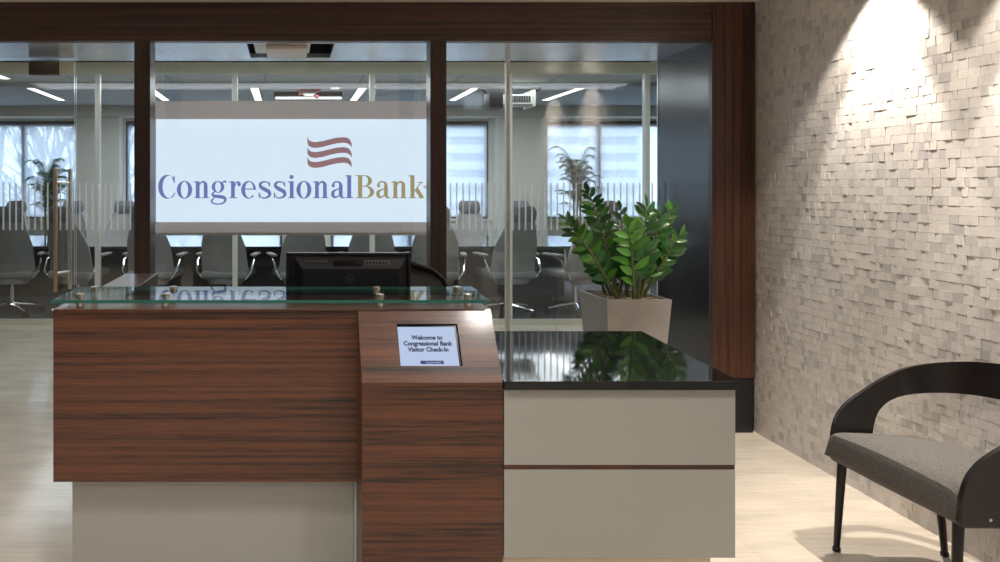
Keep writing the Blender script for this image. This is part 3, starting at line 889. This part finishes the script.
    def a(s, x):
        s.rect(x+8.2, 2, x+12, 12); s.stroke([(x+2.2,12.2),(x+3.6,15.6),(x+7.0,16.4),(x+9.6,14.8),(x+10.1,11.6)], [2.8,1.6,1.4,2.6,3.8]); s.disc(x+2.7, 12.4, 1.6)
        s.stroke([(x+9.2,9.6),(x+5,8.2),(x+2.4,6.0),(x+2.5,2.6),(x+5,.9),(x+9,3)], [.9,1.6,3.2,3.4,1.7,.9])
        s.stroke([(x+10.1,3.4),(x+11.2,.9),(x+14,.9)], [3.8,2.2,.9])
    def l(s, x):
        s.rect(x+1.8, 0, x+5.8, 23); s.stroke([(x-.2,22),(x+2.2,22.7)], [.9,1.4]); s.foot(x-.2, x+8)
    def B(s, x):
        s.rect(x+2.4, 0, x+6.6, 23); s.rect(x, 22.1, x+9, 23); s.rect(x, 0, x+10, .9); s.rect(x+6, 11.6, x+10, 12.5)
        s.ring(x+9, 17.3, 7.4, 5.7, 3.4, 4.8, -90, 90); s.ring(x+9.6, 6.2, 8.9, 6.2, 4.6, 5.3, -90, 90)
    def k(s, x):
        s.rect(x+1.8, 0, x+5.8, 23); s.stroke([(x-.2,22),(x+2.2,22.7)], [.9,1.4]); s.foot(x, x+7.6)
        s.stroke([(x+5.6,6.6),(x+12.4,15.6)], [1.1,1.1]); s.stroke([(x+7.6,9.6),(x+13.4,.6)], [4,4]); s.foot(x+9.6, x+16); s.rect(x+9.4, 15.3, x+14.6, 16.2)
    def emit(s, name, mat, yb):
        m_ = MB()
        m_.add([(PX(p[0]), SY-.0012, PZ(yb-p[1])) for p in s.v], s.f)
        # give the film a hair of thickness
        return m_.build(name, mat, sc, world=True, fix=False)
G = Glyphs()
G.C(158.2); G.o(176.8); G.n(193.8); G.g(210.8); G.r(229); G.e(241.2); G.s_(258); G.s_(273.2); G.i(288.2); G.o(296.4, 15); G.n(313); G.a(330.6); G.l(345.4)
G.emit('blue_lettering', M['txt_blue'], 198.2)
G = Glyphs()
G.B(355.6); G.a(375.8); G.n(391.4, 15); G.k(408.6); G.ring(425.0, 11.2, 1.7, 1.7, 1.2, 1.2, n=16); G.disc(425.0, 11.2, .8)
G.emit('gold_lettering', M['txt_gold'], 198.2)
G = Glyphs()
top = [(147,42),(157,66),(175,77),(205,80),(250,73),(300,60),(345,50),(390,47),(420,54),(434,72),(441,92)]
bot = [(149,92),(158,106),(176,116),(205,119),(250,112),(300,98),(345,88),(385,84),(412,88),(430,100),(441,116)]
for k in range(3):
    for i in range(len(top)-1):
        c_ = lambda p: (285+p[0]/6.613, -(130+(p[1]+k*66)/6.613))
        G.quad([c_(bot[i]), c_(bot[i+1]), c_(top[i+1]), c_(top[i])])
G.emit('flag_emblem', M['txt_red'], 0)

# soffit projector
pj = thing('ceiling_projector', 'white and beige projector sunk in the square recess above the logo screen', 'projector', (-.03, 4.25, 2.22))
MB().rbox((-.205, 4.08, 2.252), (.135, 4.36, 2.36), .01, 2).build('housing', M['white'], pj, world=True)
MB().rbox((-.13, 4.075, 2.222), (.115, 4.34, 2.252), .008, 2).build('lens_cover', M['beige'], pj, world=True)
MB().tube([(0, 4.25, 2.35), (0, 4.25, 2.447)], .02, 10).build('mount', M['steel'], pj, world=True)

# ------------------------------------------------------------------ CONFERENCE ROOM
# linear ceiling lamps
lp = None
places = ['far left', 'left of the dark post', 'left above the screen', 'right above the screen', 'right of the second post', 'rightmost']
def lin_light(x, y0, y1, label):
    e = thing('linear_ceiling_light', label, 'ceiling light', (x, (y0+y1)/2, CC), 0, 'linear ceiling lights in the conference room')
    MB().box((x-.065, y0-.02, CC-.022), (x-.05, y1+.02, CC-.001)).box((x+.05, y0-.02, CC-.022), (x+.065, y1+.02, CC-.001)).box((x-.065, y0-.02, CC-.022), (x+.065, y0, CC-.001)).box((x-.065, y1, CC-.022), (x+.065, y1+.02, CC-.001)).build('lamp_frame', M['white'], e, world=True)
    MB().box((x-.05, y0, CC-.02), (x+.05, y1, CC-.004)).build('diffuser', M['lamp'], e, world=True)
labels = ['slim lit ceiling lamp seen through the glass door at far left',
          'slim lit ceiling lamp just right of the left dark wooden post',
          'slim lit ceiling lamp left of the red device above the logo screen',
          'slim lit ceiling lamp right of the red device above the logo screen',
          'slim lit ceiling lamp between the right dark post and the glass joint',
          'slim lit ceiling lamp farthest right, above the palm and pier']
for x, lb in zip((-3.52, -1.9, -.46, 1.02, 2.56, 4.0), labels):
    lin_light(x, 9.42, 10.75, lb)
lin_light(-3.52, 8.35, 8.62, 'short lit ceiling lamp at the top left corner behind the glass door')

# air slot with bracket and red device in the middle of the ceiling
sd = thing('air_diffuser', 'long thin white air slot hanging from the ceiling above the logo screen', 'air diffuser', (.27, 9.9, 2.64))
MB().rbox((-.18, 9.86, 2.66), (.77, 9.95, 2.70), .006).build('slot_bar', M['white'], sd, world=True)
MB().box((-.20, 9.9, 2.70), (.78, 9.97, CC)).build('slot_housing', M['dark'], sd, world=True)
rd = thing('ceiling_bracket_device', 'small white ceiling bracket device with red edges above the logo screen', 'camera', (.28, 9.7, CC))  # unidentified device, built as a generic bracket
MB().prism([(.17,2.76),(.42,2.76),(.34,2.68),(.25,2.68)], 9.66, 9.76, 'y').build('bracket', M['white'], rd, world=True)
MB().prism([(.12,2.78),(.47,2.78),(.44,2.755),(.15,2.755)], 9.64, 9.78, 'y').rbox((.38,9.65,2.66),(.43,9.72,2.70), .004).rbox((.15,9.65,2.70),(.19,9.72,2.74), .004).build('red_trim', M['pink'], rd, world=True)

# ceiling hung projector on the right
pr = thing('ceiling_projector', 'dark and white projector hanging from the conference ceiling near the grey pier', 'projector', (2.92, 9.2, 2.5))
MB().rbox((2.80, 9.0, 2.49), (3.22, 9.35, 2.62), .012, 2).build('housing', M['white'], pr, world=True)
MB().rbox((3.19, 8.99, 2.46), (3.23, 9.36, 2.68), .006, 2).build('end_plate', M['cream'], pr, world=True)
v = MB()
for i in range(10): v.box((2.85+i*.032, 8.992, 2.515), (2.872+i*.032, 9.002, 2.60))
v.rbox((2.62, 8.97, 2.44), (2.80, 9.25, 2.64), .01)
v.build('lens_block', M['plastic'], pr, world=True)
v = MB()
v.box((2.55, 9.1, 2.72), (3.35, 9.3, 2.75)).tube([(2.95, 9.2, 2.6), (2.95, 9.2, CC)], .03, 10).tube([(2.7, 9.2, 2.6), (2.55, 9.2, 2.75)], .012, 6).tube([(3.2, 9.2, 2.6), (3.4, 9.2, 2.75)], .012, 6)
v.build('ceiling_mount', M['plastic'], pr, world=True)

# smoke detector
tag(MB().lathe([(0,-.03),(.05,-.03),(.06,-.012),(.06,0)], (.62, 9.12, CC-.055), 20).build('smoke_detector', M['white']), 'tiny round white smoke detector on the conference ceiling beam', 'smoke detector')

# table
tbX0, tbX1 = -4.7, 3.75
ct = thing('conference_table', 'long dark polished conference table behind the glass wall', 'table', (-.4, 8.65, 0))
poly = []
for i in range(13): 
    t = i/12; poly.append((tbX0+(tbX1-tbX0)*t, 7.80-.05*math.sin(PI*t)))
for i in range(13):
    t = 1-i/12; poly.append((tbX0+(tbX1-tbX0)*t, 9.45+.05*math.sin(PI*t)))
MB().prism(poly, .712, .742).build('table_top', M['table'], ct, world=True, bevel=.003)
MB().box((-4.2, 8.24, .10), (3.3, 8.27, .70)).build('under_table_shade_panel', M['table_under'], ct, world=True)  # dark sheet added to stand for the shade under the table
for xx in (-3.8, -2.1, -.3, 1.3, 2.9):
    MB().box((xx-.30, 8.35, 0), (xx+.30, 8.90, .712)).build('pedestal', M['leather_dk'], ct, world=True, bevel=.004)

# conference chair; faces +Y (towards the table) when unrotated
def make_chair():
    t = thing('conference_chair', 'x', 'chair')
    # back shell
    def sh_w(v):
        if v < .22: return .16 + .09*math.sin(PI/2*v/.22)
        if v < .62: return .25 - .015*(v-.22)/.40
        return .235 - .095*((v-.62)/.38)**1.25
    def P_(u, v):
        uu = 2*u-1
        zz = .36 + .68*v
        yy = -.20 - .10*v + .055*math.cos(PI*(v-.3)) - .02
        yy += .075*abs(uu)**2.2*(1-.4*v)
        return (sh_w(v)*uu, yy, zz)
    MB().slab(P_, None, lambda u, v: .045, 12, 16).build('back_shell', M['leather'], t)
    def H_(u, v):
        uu = 2*u-1
        zz = 1.015 + .19*v
        k = 1 - .25*abs(2*v-1)**3
        return (.145*uu*k, -.335 - .03*v + .03*uu*uu, zz)
    MB().slab(H_, None, lambda u, v: .075*(1-.45*abs(2*v-1)**2), 10, 8).build('headrest', M['leather_dk'], t)
    MB().rbox((-.255, -.22, .41), (.255, .27, .50), .035, 3).build('seat', M['leather'], t)
    for sx in (-1, 1):
        a = MB()
        a.tube([(sx*.24,-.18,.42),(sx*.30,-.19,.50),(sx*.315,-.12,.62),(sx*.31,.0,.655),(sx*.30,.10,.655)], [.014,.014,.013,.012,.012], 8)
        a.build('arm', M['chrome'], t)
        MB().rbox((sx*.305-.035,-.12,.658),(sx*.305+.035,.15,.685), .012, 2).build('arm_pad', M['leather'], t)
    MB().tube([(0,0,.09),(0,0,.30)], .028, 12).tube([(0,0,.28),(0,0,.42)], .018, 12).rbox((-.10,-.12,.37),(.10,.12,.42), .01).build('column', M['chrome'], t)
    b_ = MB()
    for k in range(5):
        a = 2*PI*k/5 + .3
        b_.tube([(.02*math.cos(a),.02*math.sin(a),.12),(.20*math.cos(a),.20*math.sin(a),.095),(.31*math.cos(a),.31*math.sin(a),.07)], [.024,.018,.012], 8)
    b_.lathe([(.035,.08),(.04,.10),(.035,.14)], (0,0,0), 14)
    b_.build('star_base', M['chrome'], t)
    for k in range(5):
        a = 2*PI*k/5 + .3
        c_ = Vector((.31*math.cos(a), .31*math.sin(a), .03)); d_ = Vector((-math.sin(a), math.cos(a), 0))
        MB().tube([c_-d_*.022, c_-d_*.006], .03, 12).tube([c_+d_*.006, c_+d_*.022], .03, 12).tube([c_, c_+Vector((0,0,.05))], .008, 8).build('caster', M['plastic'], t)
    return t
ch0 = make_chair()
used = False
def place(x, y, rz, label, group):
    global used
    if not used:
        ch0.location = (x, y, 0); ch0.rotation_euler = (0, 0, rz); ch0['label'] = label; ch0['group'] = group; used = True
        return ch0
    return dup(ch0, (x, y, 0), rz, label, group)
near = [(-3.05, 12, 'grey high-back chair with its back to the glass, at the far left edge'),
        (-2.32, -14, 'grey high-back chair with its back to the glass, behind the door handle'),
        (-1.47, -8, 'grey high-back chair right behind the left dark post'),
        (-.66, -10, 'grey high-back chair below the start of the logo, left of the monitor'),
        (.12, 14, 'grey high-back chair below the middle of the screen, partly behind the monitor\'s left edge'),
        (.90, 0, 'grey high-back chair directly behind the black monitor'),
        (1.63, -12, 'grey high-back chair just right of the right dark post, near side of the table'),
        (2.42, 10, 'grey high-back chair behind the glass joint, near side of the table'),
        (3.18, 22, 'grey high-back chair half hidden by the green potted plant')]
for x, a, lb in near:
    place(x, 7.64, R(a), lb, 'conference chairs on the near side of the table')
far = [(-4.07, 175, 'far-side grey chair at the left window, at the edge of the picture'),
       (-3.15, 188, 'far-side grey chair below the left palm'),
       (-2.42, 182, 'far-side grey chair left of the left dark post'),
       (2.65, 172, 'far-side grey chair just right of the right dark post'),
       (3.46, 183, 'far-side grey chair in front of the pale pier'),
       (4.88, 200, 'grey chair beyond the table end, above the green potted plant')]
for x, a, lb in far:
    place(x, 9.92, R(a), lb, 'conference chairs on the far side of the table')

# palms in the conference room
def palm(x, y, hz, spread, seed, label):
    rn = random.Random(seed)
    e = thing('potted_palm', label, 'plant', (x, y, 0))
    MB().lathe([(.14,0),(.19,.42),(.20,.44),(.18,.44),(.17,.40),(0,.40)], (0,0,0), 20).build('pot', M['plastic'], e)
    s_ = MB()
    for k in range(3): s_.tube([(0.03*k-.03,0,.4),(.05*k-.05,.02,.9),(.06*k-.06,.02,hz-.45)], [.02,.016,.012], 6)
    s_.build('trunk', M['stemg'], e)
    lf = MB()
    for k in range(46):
        a = rn.uniform(0, 2*PI); L_ = spread*rn.uniform(.45, 1.1); z0 = hz - rn.uniform(.45, 1.05)
        rise = rn.uniform(.35, 1.15)
        P_ = lambda t: Vector((L_*t*math.cos(a), L_*t*math.sin(a), z0 + rise*t*1.3 - .75*t*t*rise*1.2))
        lf.tube([P_(i/6) for i in range(7)], .004, 4, caps=False)
        for i in range(3, 20):
            t = i/20; p_ = P_(t); tn = (P_(min(1,t+.05))-P_(t-.05)).normalized()
            for sgn in (-1, 1):
                sd_ = Vector((-math.sin(a), math.cos(a), 0))*sgn
                ll = .12*math.sin(PI*min(1,t+.1))+.04
                d_ = (sd_*.8 + tn*.7 + Vector((0,0,-.35))).normalized()
                wv = tn*.008
                lf.add([p_-wv, p_+wv, p_+d_*ll*.6+wv*.6-Vector((0,0,.004)), p_+d_*ll, p_+d_*ll*.6-wv*.6], [(0,1,2,3,4)])
    lf.build('fronds', M['palm'], e, fix=False)
palm(-3.95, 11.35, 1.95, .50, 4, 'leafy palm in a dark pot by the left window, behind the door handle')
palm(4.70, 11.2, 2.0, .50, 9, 'tall leafy palm beside the pale pier at the right window')

# ------------------------------------------------------------------ ZZ PLANT IN SQUARE PLANTER
pl = thing('potted_plant', 'lush green plant with glossy leaflets in a square taupe planter beside the black countertop', 'plant', (1.833, 3.77, 0))
X0, X1, Yf_, Yb_, zr = 1.661, 2.005, 3.60, 3.94, .822
pm = MB()
cx, cy = (X0+X1)/2, (Yf_+Yb_)/2
def sq(hw, z): return [(cx-hw,cy-hw,z),(cx+hw,cy-hw,z),(cx+hw,cy+hw,z),(cx-hw,cy+hw,z)]
hw = .171
rings = [sq(.115, 0), sq(hw, zr), sq(hw-.010, zr), sq(hw-.016, zr-.05)]
vs = [p for r_ in rings for p in r_]
fs = [(3,2,1,0)]
for j in range(3):
    for i in range(4): fs.append((j*4+i, j*4+(i+1)%4, j*4+4+(i+1)%4, j*4+4+i))
fs.append((12,13,14,15))
pm.add(vs, fs); pm.build('planter', M['pot'], pl, world=True, bevel=.002)
so = MB(); rn = random.Random(5)
so.box((cx-hw+.017, cy-hw+.017, zr-.049), (cx+hw-.017, cy+hw-.017, zr-.022))
for k in range(420):
    x_, y_ = cx+rn.uniform(-.148,.148), cy+rn.uniform(-.148,.148)
    Mx = Matrix.Translation((x_, y_, zr-.020+rn.uniform(0,.012))) @ Matrix.Rotation(rn.uniform(0,PI),4,'Z') @ Matrix.Rotation(rn.uniform(-.5,.5),4,'X')
    l_ = rn.uniform(.008,.018)
    so.box((-l_,-.004,-.002), (l_,.004,.002), 0, Mx)
mul = so.build('wood_chip_mulch', M['chips'], pl, world=True); mul['kind'] = 'stuff'
def leaf_pts(mb, base, d, nrm, L_, W_, mi):
    d = d.normalized(); side = d.cross(nrm).normalized(); nn = side.cross(d).normalized()
    prof_ = [(0,.06),(.18,.62),(.42,1.0),(.68,.86),(.88,.45),(1,0.0)]
    vs = []
    for t, w_ in prof_:
        c_ = base + d*L_*t - nn*L_*.16*t*t
        for sg in (-1, 0, 1):
            vs.append(c_ + side*sg*W_*.5*w_ + nn*abs(sg)*W_*.16*w_)
    fs = []
    for i in range(len(prof_)-1):
        for k in range(2):
            a_ = i*3+k; fs.append((a_, a_+1, a_+4, a_+3))
    mb.add(vs, fs, mi, True)
def frond(bx, by, tip, bend, nl, ll, seed, bright):
    rn = random.Random(seed)
    b0 = Vector((bx, by, zr-.03)); tp = Vector(tip)
    mid = (b0+tp)/2 + Vector(bend) + Vector((-(tp.x-b0.x)*.06, 0, 0))
    P_ = lambda t: b0*(1-t)**2 + mid*2*t*(1-t) + tp*t*t
    s_ = MB(); n_ = 10
    s_.tube([P_(i/n_) for i in range(n_+1)], [.0105*(1-.75*i/n_) for i in range(n_+1)], 8)
    so_ = s_.build('stem', M['stemg'], pl, world=True)
    lf = MB()
    out = Vector((tp.x-b0.x, tp.y-b0.y-.05, 0))
    if out.length < .03: out = Vector((0,-1,0))
    out.normalize()
    for i in range(nl):
        t = .24 + .76*i/(nl-1)
        p_ = P_(t); tn = (P_(min(1,t+.03))-P_(t-.03)).normalized()
        # leaflets spread in the plane facing the viewer more or less
        face = (Vector((0,-1,.15)) + out*.35 + Vector((rn.uniform(-.3,.3), 0, rn.uniform(-.2,.2)))).normalized()
        sd_ = tn.cross(face).normalized()
        sg = 1 if i % 2 else -1
        sz = ll*(.75+.4*math.sin(PI*min(1, .15+t*.8)))*rn.uniform(.85,1.12)
        d_ = (sd_*sg*.8 + tn*(.55+.5*(t>.9)) + Vector((rn.uniform(-.15,.15), rn.uniform(-.3,.1), rn.uniform(-.1,.15))))
        if i == nl-1: d_ = tn
        leaf_pts(lf, p_, d_, face + Vector((rn.uniform(-.6,.6), 0, rn.uniform(-.3,.7))), sz*1.12, sz*.47, 1 if rn.random() < bright else 0)
    lf.build('leaflets', [M['leaf'], M['leaf2']], so_, world=True, fix=False)
def W(px, py, y): return ((px-288)*y/F, y, EYE+(187-py)*y/F)
fr = [ (1.785, 3.74, W(589,193,3.70), (-.00,-.02,.05), 30, .072, .12),
       (1.775, 3.70, W(566,221,3.60), (-.01,-.04,.03), 27, .068, .30),
       (1.79, 3.80, W(580,236,3.84), (-.01,.0,.02), 20, .062, .10),
       (1.84, 3.74, W(620,211,3.80), (.0,-.01,.03), 15, .074, .12),
       (1.845, 3.68, W(628,229,3.56), (-.01,-.04,.03), 13, .088, .85),
       (1.87, 3.70, W(646,209,3.62), (.0,-.02,.02), 24, .084, .35),
       (1.89, 3.72, W(659,216,3.66), (.02,-.02,.02), 20, .080, .25),
       (1.90, 3.77, W(673,208,3.74), (.01,.0,.04), 24, .072, .25),
       (1.91, 3.74, W(679,236,3.64), (.02,-.02,.05), 21, .068, .25),
       (1.93, 3.82, W(666,258,3.84), (.02,.02,.04), 14, .060, .05),
       (1.77, 3.84, W(596,252,3.88), (-.02,.0,.04), 13, .060, .05),
       (1.85, 3.86, W(634,236,3.92), (.0,.0,.02), 18, .066, .05),
       (1.82, 3.80, W(604,232,3.78), (.0,.0,.02), 17, .062, .05),
       (1.88, 3.86, W(650,238,3.90), (.0,.0,.02), 16, .064, .08)]
for i, (bx, by, tp, bd, nl, ll, br_) in enumerate(fr):
    frond(bx, by, tp, bd, nl, ll, 20+i, br_)

# ------------------------------------------------------------------ ARMCHAIR
# local frame: +x from the front edge to the back, y across; front legs at (0, +-.235)
ac = thing('armchair', 'low black wooden armchair with grey upholstered seat against the stone-tiled wall', 'armchair', (2.132, 2.43, 0), R(-1))
HW = .275
def plan(t):
    """U-shape in plan, t 0..1 from the far front end round the back to the near front end"""
    # far straight 0-.33, half circle-ish .33-.67, near straight .67-1
    D = .395
    if t < .2: k = t/.2; return (-.005 + (D-.17+.005)*k, HW)
    if t > .8: k = (1-t)/.2; return (-.03 + (D-.17+.03)*k, -HW)
    a = PI*(t-.2)/.6
    ex = 1.0
    cx_, sx_ = math.cos(a), math.sin(a)
    return (D-.17 + .205*abs(sx_)**ex, HW*math.copysign(abs(cx_)**ex, cx_))
def lerp_tab(tab, s_):
    for (a, va), (b, vb) in zip(tab[:-1], tab[1:]):
        if s_ <= b:
            i = [q_[0] for q_ in tab].index(a)
            def slope(j):
                if j <= 0: return (tab[1][1]-tab[0][1])/(tab[1][0]-tab[0][0])
                if j >= len(tab)-1: return 0.0
                l1 = (tab[j][1]-tab[j-1][1])/(tab[j][0]-tab[j-1][0]); l2 = (tab[j+1][1]-tab[j][1])/(tab[j+1][0]-tab[j][0])
                return 0.0 if l1*l2 <= 0 else 2*l1*l2/(l1+l2)
            h_ = b-a; t = (s_-a)/h_
            return va*(2*t**3-3*t*t+1) + h_*slope(i)*(t**3-2*t*t+t) + vb*(-2*t**3+3*t*t) + h_*slope(i+1)*(t**3-t*t)
    return tab[-1][1]
topT = [(0,.440),(.010,.492),(.027,.530),(.053,.565),(.107,.612),(.173,.662),(.25,.706),(.33,.738),(.41,.762),(.5,.775)]
botT = [(0,.352),(.105,.353),(.120,.37),(.129,.42),(.136,.48),(.153,.535),(.195,.578),(.29,.612),(.41,.638),(.5,.645)]
def sym(t): return t if t <= .5 else 1-t
NT, NV = 140, 6
def band(u, v):
    x_, y_ = plan(u); s_ = sym(u)
    zt_, zb_ = lerp_tab(topT, s_), lerp_tab(botT, s_)
    z_ = zb_ + (zt_-zb_)*v
    lean = (z_-.36)*.06
    return (x_ + lean*min(1, s_*3.0), y_*(1+.10*(z_-.36)), z_)
b_ = MB().slab(band, None, lambda u, v: .016, NT, NV)
bo = b_.build('arm_and_back_band', M['ebony'], ac)
# screw caps
MB().lathe([(0,0),(.005,0),(.005,.002),(0,.003)], (0,0,0), 10).build('screw_cap', M['steel'], ac)
scw = [o_ for o_ in ac.children if o_.name.startswith('screw_cap')][0]
scw.location = (.055, -HW-.010, .375); scw.rotation_euler = (R(90), 0, 0)
# seat
def seat():
    m_ = MB(); nx, ny = 16, 20
    def outline(u, v):
        # superellipse-like square with a rounded back
        y_ = (2*v-1)*(HW-.012)
        xb = .41 if abs(2*v-1) < .3 else .41 - .13*((abs(2*v-1)-.3)/.7)**2
        x_ = -.055 + .012*(2*v-1)**2 + (xb+.055)*u
        return x_, y_
    def top_(u, v):
        x_, y_ = outline(u, v)
        e_ = min(1, u/.13); e2 = min(1, (1-u)/.1); e3 = min(1, min(v, 1-v)/.05)
        r_ = math.sqrt(max(0, 1-(1-e_)**2)); 
        z_ = .375 + .085*r_ + .022*math.sin(PI*v)*math.sin(PI*min(1,u+.15)) - .012*(1-e2) - .010*(1-e3) - .012*u
        return (x_, y_, z_)
    def bot_(u, v):
        x_, y_ = outline(u, v)
        e_ = min(1, u/.10)
        return (x_ + .02*(1-e_), y_, .338 + .02*(1-e_))
    m_.grid(top_, nx, ny); m_.grid(bot_, nx, ny)
    for u in (0, 1):
        m_.grid(lambda a, b, u=u: tuple(Vector(bot_(u, a)).lerp(Vector(top_(u, a)), b)), ny, 2)
    for v in (0, 1):
        m_.grid(lambda a, b, v=v: tuple(Vector(bot_(a, v)).lerp(Vector(top_(a, v)), b)), nx, 2)
    o_ = m_.build('seat', M['fabric'], ac, fix=False)
    bm = bmesh.new(); bm.from_mesh(o_.data); bmesh.ops.remove_doubles(bm, verts=bm.verts, dist=.0006); bmesh.ops.recalc_face_normals(bm, faces=bm.faces); bm.to_mesh(o_.data); bm.free()
    return o_
seat()
for (tx, ty, bx, by) in ((.005,.235,-.012,.242), (.005,-.235,-.012,-.242), (.32,.19,.375,.215), (.32,-.19,.375,-.215)):
    l_ = MB().tube([(tx,ty,.362),(bx,by,.012)], [.016,.0105], 14).lathe([(.0125,0),(.0135,.004),(.0135,.014),(.010,.018)], (bx,by,0), 14)
    l_.build('leg', M['leg'], ac)

# downlight fittings of the lobby ceiling
dl_spots = [(wx(3.06)-.14, 3.06, 'recessed ceiling downlight washing the tiled wall, nearer the portal'),
            (wx(2.30)-.14, 2.30, 'recessed ceiling downlight washing the tiled wall, above the armchair')]
for x, y, lb in dl_spots:
    e = thing('downlight', lb, 'downlight', (x, y, CH-.012), 0, 'wall washing downlights')
    MB().lathe([(.035,.004),(.040,0),(.052,0),(.055,.006),(.055,.0115)], (0,0,0), 24).build('trim_ring', M['white'], e)

for o_ in list(bpy.data.objects):
    if o_.get('label') is None and 'label' in o_.keys(): del o_['label']
